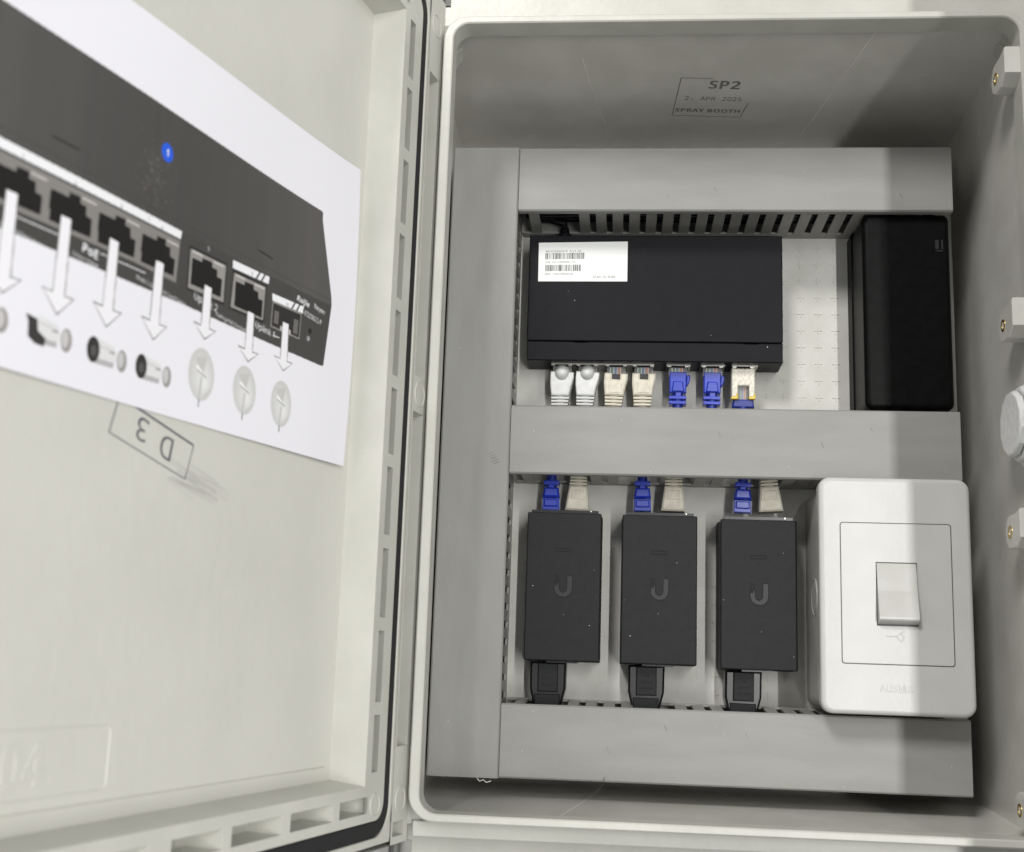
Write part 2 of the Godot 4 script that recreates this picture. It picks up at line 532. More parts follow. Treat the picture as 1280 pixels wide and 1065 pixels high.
	ink_line(Vector2(258, -175.3), Vector2(232, -174.0), 0.35, pale)
	ink_text("Mode 1: Flashing=PoE On", Vector2(308.0, -182.6), 1.5, pale, 0.05, false, false, -1.0)
	ink_text("Green=1000M", Vector2(272.0, -180.4), 1.5, pale, 0.05, false, false, -1.0)
	ink_text("Mode 2: Green=PoE Good Supply", Vector2(237.0, -178.0), 1.55, pale, 0.035, false, false, -1.0)
	ink_text("Flashing=PoE Overload", Vector2(184.0, -176.6), 1.6, pale, 0.03, false, false, -1.0)
	ink_oval(225.8, -126.0, 3.7, 3.5, Color(0.13, 0.36, 0.86))
	ink_text("1", Vector2(226.4, -127.4), 2.8, pale, 0.0, true, false, -1.0)
	# worn toner under the badge
	for k in 110:
		var u := 233.0 + rng.randfn(0.0, 4.5)
		var y := -137.0 + rng.randfn(0.0, 6.0)
		ink_line(Vector2(u, y), Vector2(u + rng.randf_range(-0.3, 0.3), y - rng.randf_range(0.4, 1.6)), 0.25, grey(rng.randf_range(0.38, 0.5)))
	# the arrows: a pale shaft and head with a grey outline
	for s in [[302.1, -170.5, -196.6, -201.8], [276.9, -169.5, -195.2, -201.4], [251.4, -168.4, -192.6, -198.5], [224.0, -167.3, -190.0, -195.8], [191.0, -166.4, -182.8, -187.0], [158.2, -167.6, -183.8, -187.9], [129.5, -164.2, -180.9, -185.0], [328.0, -171.6, -198.0, -203.6]]:
		for w in [0.42, 0.0]:
			var u: float = s[0]
			var col := grey(0.42) if w > 0.0 else Color(0.93, 0.928, 0.94)
			ink_poly([[u + 2.4 + w, s[1] + w * 0.0], [u - 2.4 - w, s[1] + 0.15], [u - 3.0 - w, s[2] + 0.1 + w], [u - 7.4 - w * 1.9, s[2] + 0.35 + w], [u - 0.4, s[3] - w * 1.5], [u + 7.4 + w * 1.9, s[2] + w], [u + 2.6 + w, s[2] + w]], col)
	# bullet cameras
	for s in [[286.0, -208.5, 0], [256.0, -208.0, 1], [228.6, -207.2, 1], [316.0, -210.0, 0]]:
		var x: float = s[0]
		var y: float = s[1]
		ink_poly([[x - 1.0, y + 4.3], [x - 10.6, y + 3.6], [x - 12.6, y + 1.0], [x - 11.0, y - 3.6], [x - 1.0, y - 4.2]], Color(0.87, 0.868, 0.87))
		ink_poly([[x - 1.0, y + 2.4], [x - 10.6, y + 2.2], [x - 10.6, y + 1.6], [x - 1.0, y + 1.6]], Color(0.80, 0.798, 0.80))
		ink_poly([[x - 1.0, y - 2.4], [x - 11.0, y - 2.0], [x - 11.0, y - 3.8], [x - 1.0, y - 4.4]], Color(0.70, 0.698, 0.70))
		ink_oval(x - 15.4, y - 0.2, 2.8, 3.9, Color(0.60, 0.585, 0.575))
		ink_oval(x - 14.8, y + 0.1, 1.7, 2.8, Color(0.78, 0.775, 0.77))
		ink_line(Vector2(x - 8.2, y + 1.2), Vector2(x - 11.2, y + 1.4), 0.6, Color(0.55, 0.54, 0.54))
		if s[2] == 1:
			ink_oval(x + 0.6, y, 3.4, 4.4, grey(0.19))
			ink_oval(x + 0.4, y - 0.4, 1.5, 1.9, grey(0.34))
		else:
			ink_poly([[x + 4.6, y + 3.4], [x - 0.8, y + 3.0], [x - 1.6, y - 0.6], [x - 5.6, y - 2.2], [x - 5.0, y - 4.8], [x - 0.6, y - 4.8], [x + 2.6, y - 3.4], [x + 3.2, y + 1.4]], grey(0.22))
	# dish antennas, shaded as printed
	for s in [[190.7, -201.2, 9.0, 10.2], [159.0, -200.4, 8.8, 10.0], [129.0, -199.8, 8.7, 10.0]]:
		for k in 7:
			var f := 1.0 - k * 0.13
			var v := 0.79 + k * 0.018
			ink_oval(s[0] - k * 0.35, s[1] - k * 0.45, s[2] * f, s[3] * f, Color(v, v, v * 0.99))
		ink_poly([[s[0] + 5, s[1] + 5.6], [s[0] - 3, s[1] + 7.6], [s[0] - 1.5, s[1] + 1.0], [s[0] + 1, s[1] + 1.4]], Color(0.77, 0.765, 0.75))
		ink_line(Vector2(s[0] - 0.3, s[1] - 1), Vector2(s[0] + 0.6, s[1] - s[3]), 1.4, Color(0.76, 0.76, 0.75))
		ink_line(Vector2(s[0] + 3.6, s[1] + 2.6), Vector2(s[0] - 0.6, s[1] + 0.6), 1.1, Color(0.97, 0.97, 0.97))
		ink_line(Vector2(s[0] + 3.2, s[1] + 1.2), Vector2(s[0] - 3.6, s[1] - 0.6), 0.7, Color(0.66, 0.66, 0.66))
		ink_line(Vector2(s[0] - 6.6, s[1] - 4.6), Vector2(s[0] - 2.0, s[1] - 8.8), 0.4, Color(0.72, 0.72, 0.72))
		ink_line(Vector2(s[0] + 0.4, s[1] - s[3] + 0.4), Vector2(s[0] + 0.5, s[1] - s[3] - 2.4), 0.8, Color(0.45, 0.45, 0.46))
	return ImageTexture.create_from_image(art)

func print_label() -> ImageTexture:
	art = Image.create(1084, 504, false, Image.FORMAT_RGB8)
	art.fill(Color(0.95, 0.955, 0.95))
	art_map = Transform2D(Vector2(20, 0), Vector2(0, -20), Vector2(0, 504))
	var c := Color(0.2, 0.2, 0.2)
	ink_text("RG-ES206GS-P  R V1.20", Vector2(4.4, 18.7), 1.35, c, 0.0, false, false, 1.12)
	ink_text("S/N: G1U1WRB002775", Vector2(4.2, 11.7), 1.25, c, 0.0, false, false, 1.05)
	ink_text("MAC: C4B25B804F60", Vector2(4.2, 4.1), 1.25, c, 0.0, false, false, 1.05)
	ink_text("Scan to Add", Vector2(33.2, 2.2), 1.5, c, 0.0, false, false, 1.25)
	for s in [[4.2, 14.2, 23.4, 4.1], [4.2, 6.5, 21.8, 4.1]]:
		var x: float = s[0]
		while x < s[0] + s[2]:
			var w: float = [0.18, 0.18, 0.36, 0.54][rng.randi() % 4]
			ink_poly([[x, s[1]], [x + w, s[1]], [x + w, s[1] + s[3]], [x, s[1] + s[3]]], Color(0.12, 0.12, 0.12))
			x += w + float([0.18, 0.2, 0.36, 0.5][rng.randi() % 4])
	return ImageTexture.create_from_image(art)

# ---------------------------------------------------------------- the enclosure and its door
func make_enclosure() -> void:
	var box_ := thing("electrical_enclosure", "open grey plastic enclosure with its door swung out to the left", "enclosure")
	var st := begin()
	box(st, Vector3(-10, -386, -88), Vector3(317, 46, -85))
	part(box_, "back_wall", st, M.inner)
	st = begin(); box(st, Vector3(-10, -386, -85), Vector3(-6, 46, 62.6))
	part(box_, "side_wall", st, M.inner)
	st = begin(); box(st, Vector3(313, -386, -85), Vector3(317, 46, 62.6))
	var right_wall := part(box_, "side_wall", st, M.inner)
	# top and bottom walls lean in a little towards the back (mould draft); their own axes start at the rim
	st = begin(); box(st, Vector3(-7, 0, -148), Vector3(314, 3, 0))
	var top_wall := part(box_, "top_wall", st, M.inner, Vector3(0, 43, 61.5), Basis(Vector3(1, 0, 0), -0.055))
	st = begin(); box(st, Vector3(-7, -3, -148), Vector3(314, 0, 0))
	var bottom_wall := part(box_, "bottom_wall", st, M.inner, Vector3(0, -383, 61.5), Basis(Vector3(1, 0, 0), 0.055))
	# the upstanding tongue round the opening, with a bead along its lower inner edge
	st = begin()
	ring(st, rrect(3.2, -383, 314, 43.4, 13, 8), rrect(8.5, -379, 310, 39.4, 9, 8), 62.5, 77.6, 0.7)
	ring(st, rrect(-10, -386, 317, 46, 3, 8), rrect(8.0, -379.5, 310.5, 39.9, 9, 8), 61.8, 63.0, 0.3)
	part(box_, "rim", st, M.shell)
	# gasket seat and outer flange
	st = begin()
	ring(st, rrect(-1.5, -389.5, 320, 50, 16, 8), rrect(3.0, -383.5, 314.5, 43.9, 13, 8), 34, 44, 0.4)
	ring(st, rrect(-14, -425, 350, 110, 8, 8), rrect(-1.6, -389.6, 320.1, 50.1, 16, 8), 28, 38, 0.6)
	ring(st, rrect(-14, -425, 350, 110, 8, 8), rrect(-10, -386, 317, 46, 2, 8), 24, 32)
	ring(st, rrect(1.6, -384.6, 316.8, 45.2, 13, 8), rrect(3.0, -383.6, 315.6, 43.8, 12, 8), 30, 63.9)
	rbox(st, Vector3(4, -391.5, 44), Vector3(314, -383.8, 66), 0.8, 2)
	part(box_, "flange", st, M.shell)
	# bosses with brass inserts standing on the right wall
	for b in [[12.6, 60.0], [-123.7, 55.2], [-231.7, 52.8], [-368.2, 49.7]]:
		var boss := begin()
		var out := PackedVector2Array()
		# outline in (along z, along y): a rounded nose with a rib running back to the rim
		for k in 19:
			var a := PI * 0.5 + PI * k / 18.0
			out.append(Vector2(8.2 * cos(a), 8.8 * sin(a)))
		out.append(Vector2(8.0, -8.8)); out.append(Vector2(16.0, -4.0)); out.append(Vector2(16.0, 10.5)); out.append(Vector2(8.0, 8.8))
		X = Transform3D(Basis(Vector3(0, 0, 1), Vector3(0, 1, 0), Vector3(-1, 0, 0)), Vector3.ZERO)
		prism(boss, out, -11.5, 0.0, 0.6)
		var bo := part(box_, "mounting_boss", boss, M.inner, Vector3(302.0, b[0], b[1]))
		var ins := begin()
		X = Transform3D(Basis(Vector3(0, 0, 1), Vector3(0, 1, 0), Vector3(-1, 0, 0)), Vector3.ZERO)
		lathe(ins, [Vector2(3.3, -2.0), Vector2(3.3, 0.25), Vector2(2.1, 0.25), Vector2(1.9, -4.0), Vector2(0.0, -4.0)], 20)
		part(bo, "brass_insert", ins, M.brass)
	# the inspection stamp, fine scratches and chips on the inner walls
	var down := Basis(Vector3(1, 0, 0), Vector3(0, 0, 1), Vector3(0, -1, 0))
	var stamp := begin()
	var cs := [Vector3(136.0, -0.06, -52.5), Vector3(132.5, -0.06, -98.5), Vector3(175.4, -0.06, -101.5), Vector3(179.0, -0.06, -79.5)]
	for e in [[cs[0], cs[0].lerp(cs[0] + Vector3(43, 0, -3), 0.45)], [cs[0], cs[1]], [cs[1], cs[2]], [cs[2], cs[2].lerp(cs[3], 0.85)]]:
		flat_line(stamp, e[0], e[1], 0.55, Vector3(0, -1, 0))
	var sm := part(top_wall, "ink_stamp", stamp, M.ink_soft)
	var tilt := down * Basis(Vector3(0, 0, 1), deg_to_rad(-3.5))
	letters(sm, "lettering", "SP2", 6.2, M.ink_soft, Vector3(162.2, -0.06, -61.5), tilt * Basis.from_scale(Vector3(1.35, 1.5, 1)), 0.04, true)
	letters(sm, "lettering", "2- APR 2025", 4.6, M.ink_soft, Vector3(156.8, -0.06, -78.0), tilt * Basis.from_scale(Vector3(0.84, 1.0, 1)), 0.04, false, true)
	letters(sm, "lettering", "SPRAY BOOTH", 4.4, M.ink_soft, Vector3(154.4, -0.06, -92.8), tilt * Basis.from_scale(Vector3(1.0, 0.95, 1)), 0.04, true)
	for s in [[77.7, 31.5, 94.3, -80.0, 0.5], [241.0, 60.0, 216.0, -66.0, 0.45], [214.0, -70.0, 193.0, -82.0, 0.2], [272.0, 10.0, 280.0, 10.3, 0.5]]:
		var sc := begin()
		var n0 := Vector3(s[0], -0.05, s[1] - 61.5)
		var n1 := Vector3(s[2], -0.05, s[3] - 61.5)
		var last := n0
		for k in 9:
			var p := n0.lerp(n1, (k + 1) / 9.0) + Vector3(rng.randf_range(-0.5, 0.5), 0, 0)
			flat_line(sc, last, p, s[4] * rng.randf_range(0.6, 1.3), Vector3(0, -1, 0))
			last = p
		part(top_wall, "scratch", sc, M.scratch)
	for s in [[97.5, -60.0, 72.4, 58.0, 0.4], [166.0, -62.0, 172.0, -40.0, 0.3]]:
		var sc := begin()
		flat_line(sc, Vector3(s[0], 0.05, s[1] - 61.5), Vector3(s[2], 0.05, s[3] - 61.5), s[4], Vector3(0, 1, 0))
		part(bottom_wall, "scratch", sc, M.scratch)
	# hinge pins at both ends of the door
	for y in [-398.0, 63.0]:
		var h := begin()
		X = Transform3D(Basis(Vector3(1, 0, 0), -PI / 2), Vector3.ZERO)
		lathe(h, [Vector2(0, -5), Vector2(3.0, -5), Vector2(3.0, 5), Vector2(0, 5)], 16)
		var hm := part(box_, "hinge", h, M.hinge, Vector3(-4.0, y, 66.0))
		var lf := begin()
		box(lf, Vector3(-9, -4, -6.5), Vector3(7.5, 4, -4.6))
		part(hm, "hinge_leaf", lf, M.steel if y < 0 else M.hinge)
	make_door(box_)

func flat_line(st: SurfaceTool, a: Vector3, b: Vector3, w: float, n: Vector3) -> void:   # a thin laid-on stroke of ink or a scratch
	var s := (b - a).cross(n).normalized() * w / 2.0
	var up := n.normalized() * 0.02
	quad(st, a + s + up, a - s + up, b - s + up, b + s + up)

func make_door(box_: Node3D) -> void:
	# local axes: x towards the hinge edge (0 there, negative away), y up, z out of the inner face
	var t := deg_to_rad(13.0)
	var nrm := Vector3(cos(t), 0, sin(t))
	var door := Node3D.new()
	door.name = "door"
	box_.add_child(door)
	door.transform = Transform3D(Basis(Vector3(sin(t), 0, -cos(t)), Vector3.UP, nrm), Vector3(2.12, 0, 69.57) * MM)
	# sunk centre panel, raised a little inside a border
	var st := begin()
	prism(st, rrect(-349, -361.3, -55, 21.7, 2.0, 4), -20, -16.9)
	var inner_panel := rrect(-343.5, -355.2, -60.2, 15.6, 3.0, 4)
	prism(st, inner_panel, -17, -16.0, 0.9)
	part(door, "door_panel", st, M.door)
	st = begin()
	# cavity walls
	var A := [Vector3(-53, -363.3, 0), Vector3(-53, 23.7, 0), Vector3(-351, 23.7, 0), Vector3(-351, -363.3, 0)]
	var B := [Vector3(-55.4, -361.0, -17), Vector3(-55.4, 21.4, -17), Vector3(-348.6, 21.4, -17), Vector3(-348.6, -361.0, -17)]
	for k in 4:
		var j := (k + 1) % 4
		quad(st, A[k], B[k], B[j], A[j])
	# inner ledge: the hinge side, the bottom, the top and the far side, all with sunk pockets
	var up := []
	for s in [[-357.5, -331.5], [-325.5, -292.5], [-286.2, -253.4], [-246.8, -213.8], [-207.5, -174.5], [-168.2, -135.0], [-128.6, -95.4], [-89.2, -55.8], [-49.2, -16.4], [-10.0, 21.5]]:
		up.append(s)
	pocketed(st, -53, -363.3, -31, 23.7, -46.6, -40.0, up, 17.0, true, 8.5)
	var across := []
	for s in [[-346, -314], [-307, -268.5], [-262, -223], [-209.5, -176.2], [-169.8, -131.2], [-124, -85], [-78.5, -49.5]]:
		across.append(s)
	pocketed(st, -351, -379.5, -53, -363.3, -375.4, -368.0, across, 15.0, false)
	pocketed(st, -351, 23.7, -53, 40, 28.3, 35.0, across, 9.0, false)
	pocketed(st, -373, -363.3, -351, 23.7, -363.8, -357.6, up, 9.0, true)
	for c in [[-53, -363.3, -31, -379.5], [-53, 23.7, -31, 40], [-351, -363.3, -373, -379.5], [-351, 23.7, -373, 40]]:
		var p0 := Vector2(c[0], c[1])
		var p1 := Vector2(c[2], c[3])
		var sx := signf(p1.x - p0.x)
		var sy := signf(p1.y - p0.y)
		var fan := [p0, Vector2(p1.x, p0.y)]
		var r := 8.5
		for k in 9:
			var a := PI / 2 * k / 8.0
			fan.append(Vector2(p1.x - sx * r + sx * r * cos(a), p1.y - sy * r + sy * r * sin(a)))
		fan.append(Vector2(p0.x, p1.y))
		for k in range(1, fan.size() - 1):
			if sx * sy > 0: tri(st, v3(fan[0], 0), v3(fan[k], 0), v3(fan[k + 1], 0))
			else: tri(st, v3(fan[0], 0), v3(fan[k + 1], 0), v3(fan[k], 0))
	# wall of the inner ledge down to the gasket groove
	var gi := rrect(-373, -379.5, -31, 40, 8.5, 8)
	for k in gi.size():
		var j := (k + 1) % gi.size()
		quad(st, v3(gi[k], -8), v3(gi[j], -8), v3(gi[j], 0), v3(gi[k], 0))
	part(door, "inner_ledge", st, M.shell)
	# outer frame, with the groove's outer wall, the hinge-side strip with long pockets, and the door's outer skin
	st = begin()
	var go := rrect(-380.4, -387.5, -23.4, 48, 15, 8)
	var sq := rrect(-384, -391, -20.4, 51.5, 18, 8)
	ring(st, sq, go, -8, 0, 0.35)
	pocketed(st, -20.4, -393, 0, 55, -18.2, -5.0, [[-389.5, -382.5], [-347.2, -180.5], [-162.0, 6.5]], 16.0, true, 4.2)
	for c in [[-391.0, -1.0], [51.5, 1.0]]:
		var fan := [Vector2(-20.4, c[0])]
		for k in 7:
			var a := PI / 2 * k / 6.0
			fan.append(Vector2(-38.4 + 18 * cos(a), c[0] + c[1] * (-18 + 18 * sin(a))))
		for k in range(1, fan.size() - 1):
			if c[1] > 0: tri(st, v3(fan[0], -0.5), v3(fan[k + 1], -0.5), v3(fan[k], -0.5))
			else: tri(st, v3(fan[0], -0.5), v3(fan[k], -0.5), v3(fan[k + 1], -0.5))
	box(st, Vector3(-402, -393, -23), Vector3(0, 55, -20.2))
	quad(st, Vector3(0, -393, -20.2), Vector3(0, 55, -20.2), Vector3(0, 55, 0), Vector3(0, -393, 0))
	quad(st, Vector3(-402, -393, 0), Vector3(-402, -393, -20.2), Vector3(0, -393, -20.2), Vector3(0, -393, 0))
	quad(st, Vector3(-402, 55, -20.2), Vector3(-402, 55, 0), Vector3(0, 55, 0), Vector3(0, 55, -20.2))
	quad(st, Vector3(-402, 55, 0), Vector3(-402, 55, -20.2), Vector3(-402, -393, -20.2), Vector3(-402, -393, 0))
	part(door, "outer_frame", st, M.shell)
	for c in [[-11.5, 36.0, 6.5], [-10.8, -170.6, 6.8], [-10.8, -372.3, 6.3], [-41.0, -372.2, 5.6]]:
		st = begin()
		ring(st, ngon(c[0], c[1], c[2], 32), ngon(c[0], c[1], c[2] - 0.9, 32), -0.5, 0.45, 0.25)
		prism(st, ngon(c[0], c[1], c[2] - 1.2, 32), -0.5, 0.12, 0.1, false)
		part(door, "moulding_disc", st, M.shell)
	st = begin()
	ring(st, rrect(-380.3, -387.4, -23.5, 47.9, 15, 8), rrect(-372.9, -379.6, -31.1, 40.1, 8.5, 8), -8, -0.3, 0.9)
	part(door, "gasket", st, M.rubber)
	# the D3 ink stamp, upside down and partly under the sheet, with its smear
	st = begin()
	var q := [Vector3(-242.9, -233.3, -15.98), Vector3(-195.1, -242.2, -15.98), Vector3(-191.1, -228.8, -15.98), Vector3(-238.9, -219.9, -15.98)]
	for e in [[0, 1, 0.45], [1, 2, 0.5], [2, 3, 0.85], [3, 0, 0.65]]:
		flat_line(st, q[e[0]], q[e[1]], e[2], Vector3(0, 0, 1))
	var stamp := part(door, "ink_stamp", st, M.ink)
	st = begin()
	letters(door, "stamp_letter", "D", 8.6, M.ink, Vector3(-208.4, -232.6, -15.97), Basis(Vector3(0, 0, 1), deg_to_rad(169.5)) * Basis.from_scale(Vector3(1.2, 1, 1)), 0.03)
	letters(door, "stamp_letter", "3", 8.6, M.ink, Vector3(-224.3, -228.8, -15.97), Basis(Vector3(0, 0, 1), deg_to_rad(169.5)) * Basis.from_scale(Vector3(1.2, 1, 1)), 0.03)
	st = begin()
	for k in 26:
		var a2 := Vector3(-203.0 + rng.randf_range(-6, 12), -236.0 - rng.randf_range(0.0, 8.0), -15.975)
		flat_line(st, a2, a2 + Vector3(rng.randf_range(14, 34), -rng.randf_range(2.0, 5.5), 0), rng.randf_range(0.5, 1.6), Vector3(0, 0, 1))
	part(door, "ink_smear", st, M.ink_faint)
	# moulded mark at the bottom of the panel
	st = begin()
	ring(st, rrect(-330, -351.2, -226.4, -329.7, 2.5, 5), rrect(-329.3, -350.5, -227.1, -330.4, 2.0, 5), -16.2, -15.75, 0.2)
	part(door, "moulded_frame", st, M.door)
	letters(door, "moulded_lettering", "704", 13.0, M.door, Vector3(-274.4, -341.3, -15.9), Basis(), 0.5, true)

func make_sheet() -> void:
	# laid on the door panel; its free edge near the hinge stands off a little
	var t := deg_to_rad(13.0)
	var o := thing("printed_sheet", "white paper sheet with a printed black network switch, arrows, cameras and dish antennas", "paper sheet")
	o.transform = Transform3D(Basis(Vector3(sin(t), 0, -cos(t)), Vector3.UP, Vector3(cos(t), 0, sin(t))), Vector3(2.12, 0, 69.57) * MM)
	var st := begin()
	var nu := 40
	var ny := 14
	var pos := func(i: int, j: int) -> Vector3:
		var f := float(i) / nu
		var g := float(j) / ny
		var u := lerpf(67.4, 347.0, f)
		var top := lerpf(-69.0, -87.0, f)
		var low := lerpf(-217.0, -225.6, f)
		var lift := 2.6 * exp(-f * 9.0) * (0.35 + 0.65 * sin(PI * (0.15 + 0.75 * g))) + 0.35 * sin(f * 9.0 + g * 3.0) + 0.8
		return Vector3(-u, lerpf(low, top, g), -15.9 + maxf(lift, 0.1))
	for i in nu:
		for j in ny:
			var ps := [pos.call(i + 1, j), pos.call(i, j), pos.call(i, j + 1), pos.call(i + 1, j + 1)]
			for k in [0, 2, 1, 0, 3, 2]:
				var p: Vector3 = ps[k]
				st.set_uv(Vector2((360.0 + p.x) / 320.0, (-50.0 - p.y) / 180.0))
				st.set_smooth_group(0)
				st.add_vertex(p * MM)
	st.generate_normals()
	var m := plain(Color(0.95, 0.95, 0.96), 0.55)
	m.albedo_texture = print_sheet()
	m.texture_repeat = false
	part(o, "sheet", st, m)

# ---------------------------------------------------------------- plate and trunking
func make_plate() -> void:
	var o := thing("mounting_plate", "off-white plastic mounting plate with moulded crosses behind the devices", "mounting plate")
	var st := begin()
	prism(st, rrect(1, -372, 306, 17, 3, 4), -55, -52, 0.5)
	part(o, "plate", st, M.plate)
	st = begin()
	var x := 46.9
	while x < 300.0:
		var y := -341.0
		while y < -40.0:
			for a in [[-2.3, -0.3, 2.3, 0.3], [-0.3, 0.3, 0.3, 2.3], [-0.3, -2.3, 0.3, -0.3]]:
				box(st, Vector3(x + a[0], y + a[1], -52.2), Vector3(x + a[2], y + a[3], -51.6))
			y += 10.56
		x += 10.4
	var c := part(o, "cross_mark", st, M.plate)
	c.set_meta("kind", "stuff")
	# the standoffs that carry the plate
	for s in [[20, 0], [286, 0], [20, -356], [286, -356]]:
		st = begin()
		lathe(st, [Vector2(6, -85), Vector2(5, -55)], 16)
		part(o, "standoff", st, M.inner, Vector3(s[0], s[1], 0))

func make_trunking(label: String, length: float, at: Vector3, upright: bool, slot_sides: Array, skip: Array, lean := 0.0) -> void:
	# local: x along the run from 0, y across from -20 to 20, z = 0 at the lid's face, foot at -52
	var o := thing("cable_trunking", label, "trunking", at, PI / 2 if upright else 0.0, "grey slotted cable trunking")
	var st := begin()
	var L := length
	# lid with folded edges
	var sec := [Vector2(-20, -5.2), Vector2(-20, -0.9), Vector2(-19.1, 0), Vector2(19.1, 0), Vector2(20, -0.9), Vector2(20, -5.2), Vector2(18.9, -5.2), Vector2(18.9, -1.4), Vector2(-18.9, -1.4), Vector2(-18.9, -5.2)]
	for k in sec.size():
		var j := (k + 1) % sec.size()
		quad(st, Vector3(0, sec[k].x, sec[k].y), Vector3(0, sec[j].x, sec[j].y), Vector3(L, sec[j].x, sec[j].y), Vector3(L, sec[k].x, sec[k].y))
	for e in [0.0, L]:
		quad(st, Vector3(e, -20, -5.2), Vector3(e, -18.9, -5.2), Vector3(e, -18.9, -0.4), Vector3(e, -20, -0.9))
		quad(st, Vector3(e, 18.9, -5.2), Vector3(e, 20, -5.2), Vector3(e, 20, -0.9), Vector3(e, 18.9, -0.4))
		quad(st, Vector3(e, -19.1, -1.4), Vector3(e, 19.1, -1.4), Vector3(e, 19.1, 0), Vector3(e, -19.1, 0))
	var lid := part(o, "lid", st, M.duct_up if upright else M.duct)
	st = begin()
	for k in 34:
		var a2 := Vector3(rng.randf_range(4, L - 12), rng.randf_range(-18, 18), 0.0)
		var turn := rng.randfn(0.0, 0.25) if rng.randf() < 0.7 else rng.randf() * PI
		var far := a2 + Vector3(cos(turn), sin(turn), 0) * rng.randf_range(2.0, 16.0)
		if absf(far.y) < 18.8 and far.x > 1.0 and far.x < L - 1.0:
			flat_line(st, a2, far, rng.randf_range(0.06, 0.2), Vector3(0, 0, 1))
	part(lid, "fine_scratches", st, M.scuff_light).set_meta("kind", "stuff")
	st = begin()
	for k in (5 if upright else 3):
		var a2 := Vector3(176.0 + k * 1.3, -14.5 + k * 1.0, 0.0) if upright else Vector3(rng.randf_range(20, L - 20), rng.randf_range(-15, 15), 0.0)
		flat_line(st, a2, a2 + Vector3(-1.6, 3.8, 0) * rng.randf_range(0.5, 1.1), rng.randf_range(0.2, 0.4), Vector3(0, 0, 1))
	part(lid, "scuff", st, M.scuff_dark).set_meta("kind", "stuff")
	st = begin()
	box(st, Vector3(0.3, -18.6, -52), Vector3(L - 0.3, 18.6, -50.4))
	for s in [-1.0, 1.0]:
		var y0: float = minf(s * 18.6, s * 17.3)
		if s in slot_sides:
			box(st, Vector3(0.3, y0 + s * lean, -50.4), Vector3(L - 0.3, y0 + 1.3 + s * lean, -44.0))
			box(st, Vector3(0.3, y0, -3.6), Vector3(L - 0.3, y0 + 1.3, -1.5))
		else:
			box(st, Vector3(0.3, y0, -50.4), Vector3(L - 0.3, y0 + 1.3, -1.5))
	part(o, "base", st, M.duct_wall)
	# the comb of fingers between the slots
	st = begin()
	X = Transform3D(Basis(Vector3(1, 0, 0), Vector3(0, 0, 1), Vector3(0, -1, 0)), Vector3.ZERO)
	prism(st, PackedVector2Array([Vector2(-3.2, -44.2), Vector2(3.2, -44.2), Vector2(3.2, -7.5), Vector2(4.4, -5.0), Vector2(4.4, -3.4), Vector2(-4.4, -3.4), Vector2(-4.4, -5.0), Vector2(-3.2, -7.5)]), 0, 1.3, 0.15)
	var finger := st.commit()
	X = Transform3D()
	for s in slot_sides:
		var x := 8.6
		while x < L - 4.0:
			var hit := false
			for g in skip:
				if g[2] == s and x > g[0] - 4.0 and x < g[1] + 4.0:
					hit = true
			if not hit:
				again(o, "finger", finger, M.duct_wall, Vector3(x, (18.5 if s > 0 else -17.2) - s * lean * 0.08, 0), Basis(Vector3(1, 0, 0), s * lean / 44.0))
			x += 10.15

